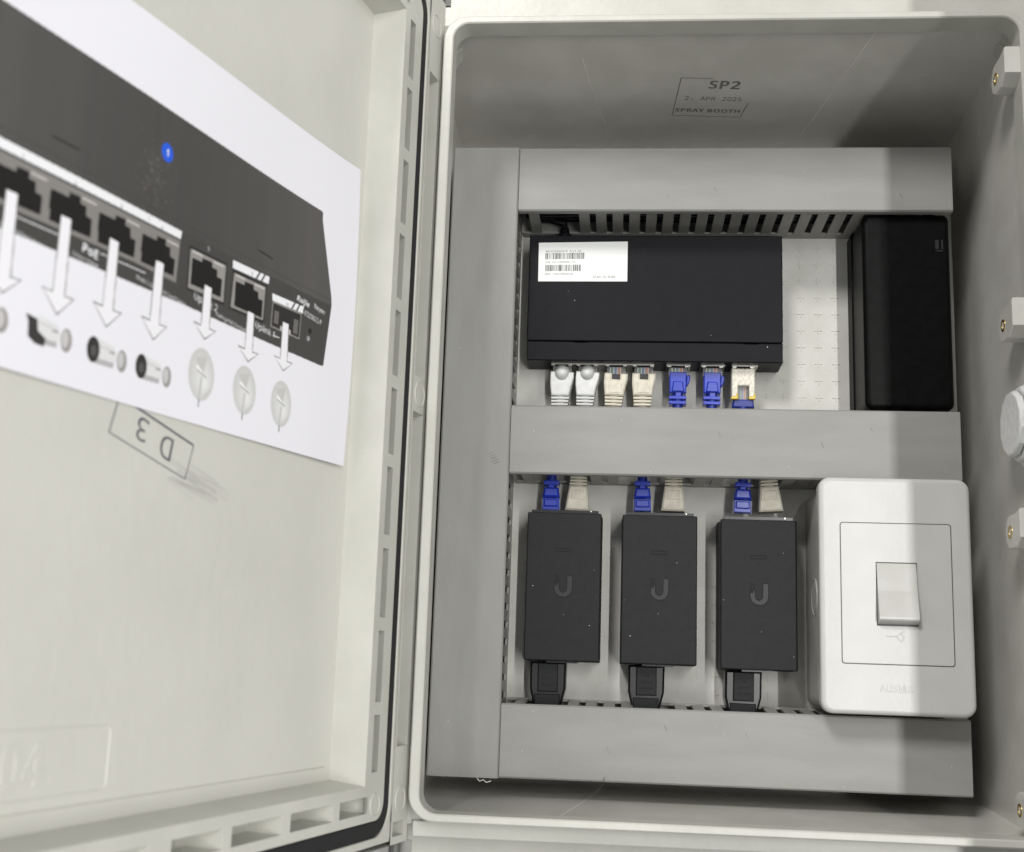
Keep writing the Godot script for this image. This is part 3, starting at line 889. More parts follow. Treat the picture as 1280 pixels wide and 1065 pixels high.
# ---------------------------------------------------------------- devices
func make_switch() -> void:
	var o := thing("network_switch", "flat black metal network switch with a white barcode label on its lid", "network switch", Vector3(122.5, -86, -52))
	# local: x -76.5..76.5, y -40..39.6, z 0..27
	var st := begin()
	rbox(st, Vector3(-76.6, -27.3, 0.6), Vector3(76.5, 39.6, 27), 0.8, 3)
	part(o, "housing", st, M.black_metal)
	st = begin()
	prism(st, PackedVector2Array([Vector2(-76.3, -39.6), Vector2(76.3, -39.6), Vector2(76.3, -27.7), Vector2(62, -27.7), Vector2(61.2, -28.1), Vector2(54, -28.1), Vector2(53, -27.7), Vector2(-39, -27.7), Vector2(-40, -28.1), Vector2(-48, -28.1), Vector2(-49, -27.7), Vector2(-76.3, -27.7)]), 3.0, 27.0, 0.5)
	prism(st, PackedVector2Array([Vector2(-75, -38.8), Vector2(72, -38.8), Vector2(75.5, -35), Vector2(75.5, -28), Vector2(-75, -28)]), 0.4, 4.0, 0.2)
	part(o, "front_bezel", st, M.black_metal)
	# the shielded port block and single ports on the front edge
	st = begin()
	var holes := [[-62.4, 13.2], [-46.2, 13.2], [-29.2, 13.2], [-13.2, 13.2], [7.6, 13.2], [28.2, 13.2], [46.6, 14.2]]
	box(st, Vector3(-61.4, -40.4, 5.0), Vector3(0.6, -39.4, 20.6))
	for h in [holes[4], holes[5], holes[6]]:
		box(st, Vector3(h[0] + 0.4 , -40.2, 5.0), Vector3(h[0] + h[1] + 1.6, -39.4, 20.0))
	part(o, "port_shell", st, M.steel)
	for k in 7:
		st = begin()
		var cx: float = [-55.2, -39.8, -22.2, -5.8, 15.0, 35.6, 53.8][k]
		box(st, Vector3(cx - 6.4, -40.9 , 6.0), Vector3(cx + 6.4, -40.1, 19.0))
		part(o, "port", st, M.dark)
		for s in [-1.0, 1.0]:
			st = begin()
			box(st, Vector3(cx + s * 5.2 - 1.1, -41.0, 17.6), Vector3(cx + s * 5.2 + 1.1, -40.4, 20.4))
			part(o, "port_spring", st, M.steel)
	st = begin()
	X = Transform3D(Basis(Vector3(1, 0, 0), PI / 2), Vector3(67.5, -39.6, 12.0))
	lathe(st, [Vector2(0.9, -0.2), Vector2(0.9, 0.06), Vector2(0, 0.06)], 12)
	part(o, "reset_hole", st, M.dark)
	# power socket on the rear edge
	st = begin()
	box(st, Vector3(-64, 38.5, 5), Vector3(-50, 40.6, 17))
	part(o, "power_socket", st, M.black_gloss)
	st = begin()
	for k in 1:
		var p := [Vector3(-70.7, 9.9, 27.09), Vector3(-16.5, 10.2, 27.09), Vector3(-16.5, 35.6, 27.09), Vector3(-70.9, 34.6, 27.09)]
		var uv := [Vector2(0, 1), Vector2(1, 1), Vector2(1, 0), Vector2(0, 0)]
		for q in [0, 2, 1, 0, 3, 2]:
			st.set_normal(Vector3(0, 0, 1))
			st.set_uv(uv[q])
			st.add_vertex(p[q] * MM)
	var m := plain(Color(0.92, 0.93, 0.92), 0.35)
	m.albedo_texture = print_label()
	m.texture_repeat = false
	part(o, "label", st, m)
	# its power lead, held by the socket and lost in the trunking above
	var c := thing("power_lead", "black power lead plugged into the back of the network switch", "power lead", Vector3(66.5, -45.6, -40.5))
	st = begin()
	X = Transform3D(Basis(Vector3(1, 0, 0), -PI / 2), Vector3.ZERO)
	lathe(st, [Vector2(0, -0.2), Vector2(4.4, -0.2), Vector2(4.4, 4.6), Vector2(3.2, 5.4), Vector2(2.6, 9.0), Vector2(0, 9.0)], 18)
	part(c, "plug", st, M.black_gloss)
	st = begin()
	var run := [Vector3(0, 8.0, 0), Vector3(0.2, 12, 1.0)]
	for k in 7:   # unseen spare length, folded behind the trunking slots to darken them
		var zz := 0.5 + k * 4.9
		var yy := 14.5 + rng.randf_range(-1.0, 1.0)
		var ends := [Vector3(-18 - k % 3, yy, zz), Vector3(40, yy + 0.6, zz + 0.4), Vector3(110, yy - 0.5, zz - 0.3), Vector3(172 + k % 2 * 4, yy, zz)]
		if k % 2 == 1:
			ends.reverse()
		for e in ends:
			run.append(e)
		var last: Vector3 = run[run.size() - 1]
		run.append(last + Vector3(3.0 if k % 2 == 0 else -3.0, 0, 2.4))
	tube(st, run, 2.5, 8)
	part(c, "cord", st, M.black_gloss)

func make_adapter() -> void:
	var o := thing("power_adapter", "tall black power adapter between the top and middle trunking beside the right wall", "power adapter", Vector3(268.5, -98.5, -52))
	var st := begin()
	dome(st, rrect(-25.5, -57.6, 24.5, 59.7, 4.0, 5), 14, 45, 3.4)
	dome(st, rrect(-26.3, -57.9, 24.9, 59.6, 2.5, 4), 0, 13.5, 1.0)
	part(o, "case", st, M.adapter)
	st = begin()
	box(st, Vector3(-25.2, -57.2, 13.0), Vector3(24.0, 56.6, 14.6))
	part(o, "seam", st, M.dark)
	st = begin()
	box(st, Vector3(16.0, 38.0, 44.9), Vector3(18.0, 43.5, 45.05))
	box(st, Vector3(19.4, 38.0, 44.9), Vector3(20.4, 43.5, 45.05))
	box(st, Vector3(16.2, 36.6, 44.9), Vector3(20.2, 37.2, 45.05))
	part(o, "printed_mark", st, M.face)

func make_injector() -> Node3D:
	# local origin: centre of the case on the plate
	var o := thing("poe_injector", "", "power injector", Vector3.ZERO, 0.0, "black power injectors under the middle trunking")
	var st := begin()
	rbox(st, Vector3(-21.6, -42.6, 13.6), Vector3(21.6, 42.6, 32), 0.9, 3)
	part(o, "case", st, M.black_plastic)
	st = begin()
	rbox(st, Vector3(-21.9, -42.9, 0), Vector3(21.9, 42.9, 13.4), 0.7, 2)
	part(o, "base_shell", st, M.black_plastic)
	st = begin()
	box(st, Vector3(-19.4, 42.4, 9.0), Vector3(19.6, 44.4, 29.4))
	part(o, "socket_panel", st, M.black_gloss)
	st = begin()
	rbox(st, Vector3(14.6, 43.4, 28.4), Vector3(15.9, 44.7, 29.6), 0.4, 2)
	part(o, "contact_spring", st, M.steel)
	st = begin()
	box(st, Vector3(-9, -43.6, 6.0), Vector3(9, -42.4, 25.0))
	part(o, "inlet", st, M.black_gloss)
	# sunk light slot
	st = begin()
	ring(st, rrect(-4.8, 19.8, 4.6, 22.2, 0.3, 2), rrect(-4.2, 20.4, 4.0, 21.6, 0.2, 2), 31.8, 32.07)
	part(o, "light_slot", st, M.dark)
	# the raised U mark with its dotted corner
	var shape := PackedVector2Array([Vector2(5.4, 6.0), Vector2(2.3, 6.0), Vector2(2.3, -1.6), Vector2(1.5, -3.1), Vector2(0.0, -3.8), Vector2(-1.5, -3.1), Vector2(-2.2, -1.6), Vector2(-2.2, 1.9), Vector2(-3.3, 1.9), Vector2(-3.3, 0.6), Vector2(-4.9, 0.6), Vector2(-5.0, -1.6), Vector2(-4.1, -4.2), Vector2(-2.1, -5.8), Vector2(0.4, -6.3), Vector2(3.0, -5.7), Vector2(4.8, -3.8), Vector2(5.4, -1.2)])
	shape.reverse()
	if Geometry2D.is_polygon_clockwise(shape):
		shape.reverse()
	st = begin()
	prism(st, inset(shape, -0.3), 31.8, 32.06)
	for d in [[-4.6, 2.0], [-2.8, 3.4], [-4.3, 3.8], [-3.0, 5.4], [-4.6, 5.8]]:
		box(st, Vector3(d[0] - 0.6, d[1] - 0.6, 31.8), Vector3(d[0] + 0.6, d[1] + 0.6, 32.06))
	var outline := part(o, "raised_mark", st, M.dark)
	st = begin()
	prism(st, inset(shape, 0.12), 32.0, 32.2, 0.05)
	part(outline, "mark_face", st, M.face)
	return o

func make_power_plug() -> Node3D:
	# hangs from the injector's lower edge: y 0 at the inlet, running down
	var o := thing("mains_plug", "", "power plug", Vector3.ZERO, 0.0, "black mains plugs under the injectors")
	var st := begin()
	prism(st, PackedVector2Array([Vector2(-7.6, -25.5), Vector2(7.6, -25.5), Vector2(8.6, -22), Vector2(10.4, -15), Vector2(10.6, 0), Vector2(-10.2, 0), Vector2(-10.2, -15), Vector2(-8.6, -22)]), -8, 8.5, 1.2)
	part(o, "body", st, M.black_gloss)
	st = begin()
	prism(st, PackedVector2Array([Vector2(-5.6, -17), Vector2(6.0, -17), Vector2(6.0, -0.8), Vector2(-5.6, -0.8)]), 7, 10.0, 0.5)
	var pad := part(o, "grip_panel", st, M.black_plastic)
	var row := 0
	for txt in ["RS-3P", "250V 10A", "IEC 60320"]:
		letters(pad, "moulded_lettering", txt, 1.15, M.black_plastic, Vector3(0.2, -6.0 - row * 3.4, 10.05), Basis(), 0.5, true)
		row += 1
	st = begin()
	prism(st, PackedVector2Array([Vector2(-7.2, -25.5), Vector2(7.0, -25.5), Vector2(7.4, -18.2), Vector2(-7.4, -18.2)]), 6, 9.4, 0.5)
	part(o, "collar", st, M.black_plastic)
	st = begin()
	tube(st, [Vector3(0, -25, 0), Vector3(0, -33, 0), Vector3(6, -40, -1), Vector3(20, -43, -1)], 3.2, 10)
	part(o, "cord", st, M.black_gloss)
	return o

func wires(o: Node, x0: float, pitch: float, y0: float, y1: float, z: float) -> void:
	for k in 8:
		var st := begin()
		tube(st, [Vector3(x0 + pitch * k, y0, z), Vector3(x0 + pitch * k, y1, z)], pitch * 0.42, 6)
		part(o, "wire", st, M.wire[k])

func make_boot(style: String, called: String) -> Node3D:
	# a network lead seen from its plug: y 0 at the port, running down; z 0 at the lead's axis
	var o := thing(called, "", "network cable", Vector3.ZERO, 0.0)
	var st := begin()
	if style == "blue" or style == "shield":
		pass
	# clear plug head with its wires
	if style in ["white", "beige", "blue"]:
		rbox(st, Vector3(-5.8, -6.0, -3.4), Vector3(5.8, 0.5, 3.2), 0.4, 2)
		part(o, "plug_head", st, M.clear)
		wires(o, -3.6, 1.03, -0.5, -6.6, 2.6)
	if style == "white":
		st = begin()
		dome(st, PackedVector2Array([Vector2(-6.4, -19.0), Vector2(4.6, -19.0), Vector2(5.4, -13.5), Vector2(6.9, -8.0), Vector2(7.1, -4.3), Vector2(-7.1, -3.6), Vector2(-7.2, -12.0)]), -6, 5.6, 1.4)
		part(o, "boot", st, M.boot_white)
		st = begin()
		X = Transform3D(Basis.from_scale(Vector3(4.8, 5.2, 2.6)), Vector3(-0.2, -4.8, 4.6))
		var prof := []
		for k in 13:
			var a := -PI / 2 + PI * k / 12.0
			prof.append(Vector2(cos(a), sin(a)))
		ball(st)
		part(o, "latch_hood", st, M.boot_white)
		for k in 3:
			st = begin()
			var y := -19.6 - k * 2.0
			dome(st, PackedVector2Array([Vector2(-6.3 + k * 0.1, y - 1.3), Vector2(4.4 - k * 0.35, y - 1.3), Vector2(4.6 - k * 0.35, y), Vector2(-6.4 + k * 0.1, y)]), -5.4, 5.0, 0.5)
			part(o, "boot_rib", st, M.boot_white)
		st = begin(); tube(st, [Vector3(-0.8, -18, 0), Vector3(-0.8, -32, 0), Vector3(4, -42, -2)], 3.6, 12)
		part(o, "cord", st, M.boot_white)
	elif style == "beige":
		st = begin()
		prism(st, PackedVector2Array([Vector2(-6.2, -18.4), Vector2(4.9, -18.6), Vector2(5.8, -13.5), Vector2(7.0, -8.0), Vector2(7.1, -4.9), Vector2(2.6, -4.8), Vector2(2.6, -8.6), Vector2(-2.4, -8.4), Vector2(-2.4, -4.7), Vector2(-6.9, -4.5), Vector2(-7.1, -11.0)]), -6, 5.4, 0.9)
		part(o, "boot", st, M.boot_beige)
		st = begin()
		prism(st, PackedVector2Array([Vector2(-4.0, -17.0), Vector2(3.6, -17.2), Vector2(3.9, -11.2), Vector2(-4.0, -11.0)]), 5, 5.75, 0.3)
		part(o, "grip_pad", st, M.boot_beige)
		st = begin(); box(st, Vector3(-2.2, -8.2, 1.0), Vector3(2.4, -5.2, 4.4))
		part(o, "latch", st, M.mark)
		for k in 3:
			st = begin()
			var y := -19.3 - k * 2.05
			dome(st, PackedVector2Array([Vector2(-6.2 + k * 0.1, y - 1.35), Vector2(4.6 - k * 0.3, y - 1.45), Vector2(4.8 - k * 0.3, y), Vector2(-6.2 + k * 0.1, y + 0.1)]), -5.2, 4.9, 0.5)
			part(o, "boot_rib", st, M.boot_beige)
		st = begin(); tube(st, [Vector3(-0.7, -18, 0), Vector3(-0.7, -32, 0), Vector3(4, -42, -2)], 3.6, 12)
		part(o, "cord", st, M.boot_beige)
	elif style == "blue":
		st = begin()
		prism(st, PackedVector2Array([Vector2(-5.0, -16.4), Vector2(5.0, -16.4), Vector2(5.2, -3.4), Vector2(-5.2, -3.4)]), -4.5, 3.6, 0.6)
		prism(st, PackedVector2Array([Vector2(-3.8, -16.0), Vector2(3.8, -16.0), Vector2(2.8, -9.6), Vector2(-2.8, -9.6)]), 3, 5.2, 0.6)
		part(o, "boot", st, M.blue)
		st = begin()
		prism(st, PackedVector2Array([Vector2(5.0, -12.2), Vector2(6.4, -10.8), Vector2(7.3, -8.0), Vector2(7.3, -5.2), Vector2(5.4, -4.6)]), -3.5, 2.0, 0.5)
		part(o, "latch_guard", st, M.blue)
		st = begin()
		box(st, Vector3(-1.3, -19.0, -3.8), Vector3(1.7, -16.2, 3.8))
		part(o, "neck", st, M.blue)
		for k in 2:
			st = begin()
			dome(st, PackedVector2Array([Vector2(-5.2, -20.4 - k * 3.1), Vector2(5.0, -20.4 - k * 3.1), Vector2(5.0, -18.2 - k * 3.1), Vector2(-5.2, -18.2 - k * 3.1)]), -4.6, 3.9, 0.5)
			part(o, "boot_rib", st, M.blue)
		st = begin(); tube(st, [Vector3(0, -16, 0), Vector3(0, -32, 0), Vector3(5, -42, -2)], 3.2, 12)
		part(o, "cord", st, M.blue_jacket)
	elif style == "blue_short":
		st = begin()
		prism(st, PackedVector2Array([Vector2(-4.9, -7.8), Vector2(4.9, -7.8), Vector2(5.1, -0.4), Vector2(-5.1, -0.4)]), -4.0, 3.0, 0.4)
		part(o, "plug_body", st, M.blue)
		st = begin()
		box(st, Vector3(-5.5, -7.6, -3.0), Vector3(-4.95, 0.4, 2.4))
		box(st, Vector3(4.95, -7.6, -3.0), Vector3(5.5, 0.4, 2.4))
		part(o, "clear_edge", st, M.clear)
		st = begin()
		prism(st, PackedVector2Array([Vector2(-4.0, -6.9), Vector2(4.0, -6.9), Vector2(4.0, -2.6), Vector2(-4.0, -2.6)]), 2.8, 4.4, 0.6)
		part(o, "latch_pad", st, M.blue)
		st = begin()
		prism(st, PackedVector2Array([Vector2(-4.2, -14.2), Vector2(4.2, -14.2), Vector2(5.0, -8.3), Vector2(-5.0, -8.3)]), -4.2, 4.0, 1.1)
		part(o, "boot", st, M.blue)
		st = begin(); box(st, Vector3(-1.5, -16.0, -3.0), Vector3(1.5, -14.0, 3.0))
		part(o, "neck", st, M.blue)
		st = begin()
		dome(st, PackedVector2Array([Vector2(-4.6, -18.4), Vector2(4.6, -18.4), Vector2(4.6, -15.6), Vector2(-4.6, -15.6)]), -4.0, 3.6, 0.6)
		part(o, "boot_rib", st, M.blue)
		st = begin(); tube(st, [Vector3(0, -14, 0), Vector3(0, -30, 0), Vector3(-6, -40, -2)], 3.0, 12)
		part(o, "cord", st, M.blue_jacket)
	elif style == "beige_short":
		st = begin()
		prism(st, PackedVector2Array([Vector2(-5.4, -15.2), Vector2(5.0, -15.2), Vector2(6.0, -8.5), Vector2(7.0, -0.5), Vector2(-7.0, -0.3), Vector2(-6.2, -9.0)]), -6, 5.4, 1.0)
		part(o, "boot", st, M.boot_beige)
		st = begin()
		prism(st, PackedVector2Array([Vector2(-3.9, -12.6), Vector2(3.6, -12.6), Vector2(3.9, -7.0), Vector2(-3.9, -7.0)]), 5, 5.8, 0.35)
		part(o, "grip_pad", st, M.boot_beige)
		for k in 3:
			st = begin()
			var y := -15.8 - k * 1.9
			dome(st, PackedVector2Array([Vector2(-5.3 + k * 0.12, y - 1.25), Vector2(4.8 - k * 0.2, y - 1.25), Vector2(5.0 - k * 0.2, y), Vector2(-5.4 + k * 0.12, y)]), -5.2, 4.9, 0.5)
			part(o, "boot_rib", st, M.boot_beige)
		st = begin(); tube(st, [Vector3(-0.2, -15, 0), Vector3(-0.2, -30, 0), Vector3(-6, -40, -2)], 3.5, 12)
		part(o, "cord", st, M.boot_beige)
	elif style == "shield":
		st = begin()
		prism(st, PackedVector2Array([Vector2(-6.8, -18.4), Vector2(-3.2, -18.4), Vector2(-3.2, -11.4), Vector2(3.4, -11.4), Vector2(3.4, -18.4), Vector2(6.8, -18.4), Vector2(6.9, -1.0), Vector2(-6.9, -1.0)]), -5.5, 5.2, 0.5)
		part(o, "metal_shell", st, M.shield)
		st = begin()
		for k in 5:
			box(st, Vector3(-6.4 + k * 2.7, -1.1, 1.0), Vector3(-4.6 + k * 2.7, 1.0, 3.6))
		part(o, "spring_fingers", st, M.steel)
		st = begin(); rbox(st, Vector3(-3.0, -20, -1.5), Vector3(3.2, -9.5, 2.2), 0.5, 2)
		part(o, "clear_insert", st, M.clear)
		wires(o, -2.3, 0.65, -9.6, -20.0, 0.6)
		for s in [-1.0, 1.0]:
			st = begin()
			prism(st, PackedVector2Array([Vector2(s * 5.2 - 1.9, -19.8), Vector2(s * 5.2 + 1.9, -19.8), Vector2(s * 5.2 + 1.9, -16.4), Vector2(s * 5.2 + 0.8, -16.4), Vector2(s * 5.2 + 0.8, -18.2), Vector2(s * 5.2 - 1.9, -18.2)]), 3.0, 5.8, 0.3)
			part(o, "shell_clip", st, M.gold)
		st = begin()
		prism(st, PackedVector2Array([Vector2(-6.4, -24.5), Vector2(6.6, -24.5), Vector2(6.2, -19.4), Vector2(-5.6, -19.4)]), -4.6, 3.4, 0.8)
		part(o, "boot", st, M.blue_jacket)
		st = begin(); tube(st, [Vector3(0, -22, 0), Vector3(0, -34, 0), Vector3(5, -43, -2)], 3.4, 12)
		part(o, "cord", st, M.blue_jacket)
	return o

func ball(st: SurfaceTool) -> void:
	var n := 18
	for i in 9:
		for k in n:
			var ps := []
			for s in [[i, k], [i, k + 1], [i + 1, k + 1], [i + 1, k]]:
				var a: float = -PI / 2 + PI * s[0] / 9.0
				var b: float = TAU * s[1] / n
				ps.append(Vector3(cos(a) * cos(b), cos(a) * sin(b), sin(a)))
			for q in [0, 2, 1, 0, 3, 2]:
				emit(st, ps[q], ps[q])

func make_leads() -> void:
	# seven leads below the network switch
	var z := -38.0
	var w := make_boot("white", "network_cable")
	w.set_meta("label", "leftmost white booted network cable with a round hood, plugged under the black switch")
	w.transform = Transform3D(Basis(), Vector3(67.6, -126.6, z) * MM)
	w.set_meta("group", "network cables under the switch")
	copy(w, "white booted network cable with a round hood, beside the first beige one", Vector3(83.2, -126.4, z), deg_to_rad(-1.0))
	var b := make_boot("beige", "network_cable")
	b.set_meta("label", "beige booted network cable next to the white boots under the switch")
	b.transform = Transform3D(Basis(Vector3(0, 0, 1), deg_to_rad(-1.5)), Vector3(100.4, -126.4, z) * MM)
	b.set_meta("group", "network cables under the switch")
	copy(b, "beige booted network cable next to the blue plugs under the switch", Vector3(117.0, -126.2, z), deg_to_rad(0.5))
	var u := make_boot("blue", "network_cable")
	u.set_meta("label", "blue network cable under the switch, next to the beige boots")
	u.transform = Transform3D(Basis(), Vector3(137.6, -126.0, z) * MM)
	u.set_meta("group", "network cables under the switch")
	copy(u, "blue network cable under the switch, next to the metal shielded plug", Vector3(158.2, -126.0, z), deg_to_rad(-0.6))
	var s := make_boot("shield", "network_cable")
	s.set_meta("label", "blue network cable with a shiny metal shielded plug and yellow clips under the switch")
	s.transform = Transform3D(Basis(), Vector3(176.4, -126.4, z) * MM)
	s.set_meta("group", "network cables under the switch")
	# two leads into each injector from above: the same leads turned upside down
	var sb := make_boot("blue_short", "network_cable")
	sb.set_meta("group", "network cables above the injectors")
	sb.set_meta("label", "short blue network plug on top of the left injector")
	sb.transform = Transform3D(Basis(Vector3(0, 0, 1), PI), Vector3(63.0, -216.0, -35) * MM)
	copy(sb, "short blue network plug on top of the middle injector", Vector3(117.3, -215.3, -35), PI + deg_to_rad(0.5))
	copy(sb, "short blue network plug on top of the right injector, by the wall switch", Vector3(175.6, -214.8, -35), PI - deg_to_rad(2.0))
	var sg := make_boot("beige_short", "network_cable")
	sg.set_meta("group", "network cables above the injectors")
	sg.set_meta("label", "beige booted network cable on top of the left injector")
	sg.transform = Transform3D(Basis(Vector3(0, 0, 1), PI + deg_to_rad(-1.0)), Vector3(78.6, -216.0, -35) * MM)
	copy(sg, "beige booted network cable on top of the middle injector", Vector3(135.2, -215.0, -35), PI)
	copy(sg, "beige booted network cable leaning left on top of the right injector", Vector3(192.2, -213.9, -35), PI + deg_to_rad(4.5))

func make_wall_switch() -> void:
	var o := thing("wall_switch", "white wall switch with a big rocker on a surface box", "light switch", Vector3(251.8, -263.2, -52))
	# local: face at z 72
	var st := begin()
	dome(st, rrect(-37.0, -61.0, 37.6, 61.0, 5.5, 6), 0, 64, 1.0)
	var bx := part(o, "surface_box", st, M.white_side)
	st = begin()
	X = Transform3D(Basis(Vector3(0, 0, 1), Vector3(0, 1, 0), Vector3(-1, 0, 0)), Vector3(-36.9, 0.0, 33.0))
	lathe(st, [Vector2(0, 0.5), Vector2(8.5, 0.5), Vector2(9.2, 0.0)], 28)
	X = Transform3D(Basis(Vector3(0, 0, 1), Vector3(0, 1, 0), Vector3(-1, 0, 0)), Vector3(-36.9, 0.0, 33.0))
	lathe(st, [Vector2(10.5, 0.0), Vector2(10.5, 0.5), Vector2(9.8, 0.5), Vector2(9.8, 0.0)], 28)
	part(bx, "knockout", st, M.white_side)
	st = begin()
	dome(st, rrect(-40.2, -62.8, 40.0, 63.2, 6.5, 8), 63.5, 72, 2.6)
	part(o, "cover_plate", st, M.white)
	# inner plate set in a fine groove
	st = begin()
	ring(st, rrect(-29.3, -36.8, 29.4, 38.6, 1.6, 5), rrect(-28.9, -36.4, 29.0, 38.2, 1.4, 5), 71.8, 72.05)
	part(o, "groove", st, M.mark)
	st = begin()
	dome(st, rrect(-28.9, -36.4, 29.0, 38.2, 1.4, 5), 71, 72.3, 0.3)
	part(o, "inner_plate", st, M.white)
	# rocker: flush at the top, standing out at the bottom
	st = begin()
	box(st, Vector3(-10.7, -16.4, 71.5), Vector3(10.9, 17.4, 72.36))
	part(o, "rocker_well", st, M.mark)
	st = begin()
	var r := [Vector3(-10.3, 17.0, 72.5), Vector3(10.4, 17.0, 72.5), Vector3(10.4, -12.6, 78.4), Vector3(-10.3, -12.6, 78.4), Vector3(10.4, -16.0, 72.3), Vector3(-10.3, -16.0, 72.3), Vector3(-10.3, 17.0, 70), Vector3(10.4, 17.0, 70)]
	# front face, a rounded lower edge, the under side and both cheeks
	var prof := [Vector2(17.0, 70.0), Vector2(17.0, 72.2), Vector2(16.6, 72.6)]
	for k in 7:
		var a := deg_to_rad(100.0 - k * 20.0)
		prof.append(Vector2(-12.6 - 1.2 + 1.2 * cos(PI - a) * -1.0 * -1.0, 77.2 + 1.2 * sin(a)))
	prof = [Vector2(17.0, 70.0), Vector2(17.0, 72.2), Vector2(16.6, 72.6), Vector2(2.0, 75.0), Vector2(-12.0, 78.1), Vector2(-12.8, 78.15), Vector2(-13.5, 77.8), Vector2(-13.9, 77.1), Vector2(-15.6, 72.0), Vector2(-15.6, 70.0)]
	for k in prof.size() - 1:
		quad(st, Vector3(-10.3, prof[k].x, prof[k].y), Vector3(-10.3, prof[k + 1].x, prof[k + 1].y), Vector3(10.4, prof[k + 1].x, prof[k + 1].y), Vector3(10.4, prof[k].x, prof[k].y))
	for sx in [-10.3, 10.4]:
		for k in range(1, prof.size() - 1):
			var a3 := Vector3(sx, prof[0].x, prof[0].y)
			var b3 := Vector3(sx, prof[k].x, prof[k].y)
			var c3 := Vector3(sx, prof[k + 1].x, prof[k + 1].y)
			if sx > 0: tri(st, a3, b3, c3)
			else: tri(st, a3, c3, b3)
	part(o, "rocker", st, M.white_side)
	# moulded arrow and lettering
	st = begin()
	for e in [[-6.0, -21.6, -0.6, -21.6], [-0.6, -21.6, 3.2, -18.6], [-0.6, -21.6, 2.0, -24.6], [2.0, -20.2, 3.2, -22.0], [3.2, -22.0, 2.4, -24.0]]:
		var a2 := Vector2(e[0], e[1])
		var b2 := Vector2(e[2], e[3])
		var nn := (b2 - a2).orthogonal().normalized() * 0.3
		var poly := PackedVector2Array([a2 + nn, a2 - nn, b2 - nn, b2 + nn])
		if Geometry2D.is_polygon_clockwise(poly):
			poly.reverse()
		prism(st, poly, 72.2, 72.65, 0.12)
	part(o, "moulded_arrow", st, M.white)
	letters(o, "moulded_lettering", "AUSMA", 3.6, M.white, Vector3(-1.0, -48.8, 72.1), Basis(), 0.6, true)

func make_gland() -> void:
	var o := thing("cable_gland", "pale grey hexagonal cable gland nut on the right inner wall", "cable gland", Vector3(313, -177.5, 62))
	var turn := Basis(Vector3(0, 0, 1), Vector3(0, 1, 0), Vector3(-1, 0, 0))
	var prof := [[0.0, 4.4, 22.0], [4.9, 3.2, 19.4], [8.6, 3.4, 16.8]]
	for k in 3:
		var st := begin()
		X = Transform3D(turn, Vector3.ZERO)
		dome(st, ngon(0, 0, prof[k][2], 12, PI / 12), prof[k][0] + 0.2, prof[k][0] + prof[k][1], 1.1)
		part(o, ["flange_ring", "lock_nut", "dome_nut"][k], st, M.boot_white)

func make_unseen_post() -> void:
	# unseen square post, out of view, placed to shade the right side of the box
	var o := thing("unseen_square_post", "plain grey square post out of view right of the enclosure, placed to shade its right side", "post", Vector3(390, -200, 0))
	var st := begin()
	prism(st, rrect(-45, -900, 45, 900, 3, 3), -110, 494, 1.0)
	part(o, "shaft", st, M.post)
	for y in [-880.0, 880.0]:
		st = begin()
		prism(st, rrect(-49, y - 12, 49, y + 12, 3, 3), -110, 498, 1.0)
		part(o, "collar", st, M.post)

func make_dust() -> void:
	var st := begin()
	var spots := []
	for k in 9: spots.append([rng.randf_range(46, 285), rng.randf_range(-366, -330), 0.0])
	for k in 4: spots.append([rng.randf_range(46, 285), rng.randf_range(-38, -2), 0.0])
	for k in 5: spots.append([rng.randf_range(2, 38), rng.randf_range(-366, -2), 0.0])
	for k in 8: spots.append([rng.randf_range(46, 285), rng.randf_range(-198, -160), 0.0])
	for c in [72, 127.3, 183.7]:
		for k in 4: spots.append([c + rng.randf_range(-20, 20), -261.5 + rng.randf_range(-41, 40), -20.0])
	for k in 4: spots.append([rng.randf_range(50, 195), rng.randf_range(-122, -50), -25.0])
	for k in 4: spots.append([rng.randf_range(246, 290), rng.randf_range(-150, -46), -11.0])
	for s in spots:
		var r := rng.randf_range(0.08, 0.2)
		X = Transform3D(Basis(Vector3(0, 0, 1), rng.randf() * TAU), Vector3(s[0], s[1], s[2]))
		box(st, Vector3(-r * rng.randf_range(1.0, 2.6), -r, -0.02), Vector3(r, r, 0.16))
	var o := MeshInstance3D.new()
	X = Transform3D()
	o.name = "dust"
	o.mesh = st.commit()
	o.set_surface_override_material(0, M.dust)
	o.set_meta("kind", "stuff")
	o.set_meta("label", "pale dust specks scattered over the trunking lids and black devices")
	o.set_meta("category", "dust")
	add_child(o)
	# a dark curled fibre on the bottom trunking, plastic swarf at the foot of the upright one
	var f := thing("fibre", "thin dark curled fibre on the bottom trunking lid", "fibre", Vector3(93, -370.5, 0.3))
	st = begin()
	tube(st, [Vector3(5, 5.6, 0), Vector3(4.4, 1.6, 0.5), Vector3(1.5, -1.8, 0.9), Vector3(-2, -3.6, 0.8), Vector3(-5, -4.6, 0.4), Vector3(-8.5, -3.0, 0.3)], 0.16, 5)
	part(f, "strand", st, M.fibre)
	var s2 := thing("plastic_shaving", "pale plastic shaving at the foot of the upright trunking", "shaving", Vector3(31, -368.6, -1.5))
	st = begin()
	tube(st, [Vector3(-3, 0.4, 0), Vector3(-1.2, -1.4, 0.8), Vector3(0.8, -0.4, 1.4), Vector3(2.4, -1.8, 0.6), Vector3(5.0, -1.0, 0)], 0.25, 5)
	part(s2, "curl", st, M.scratch)

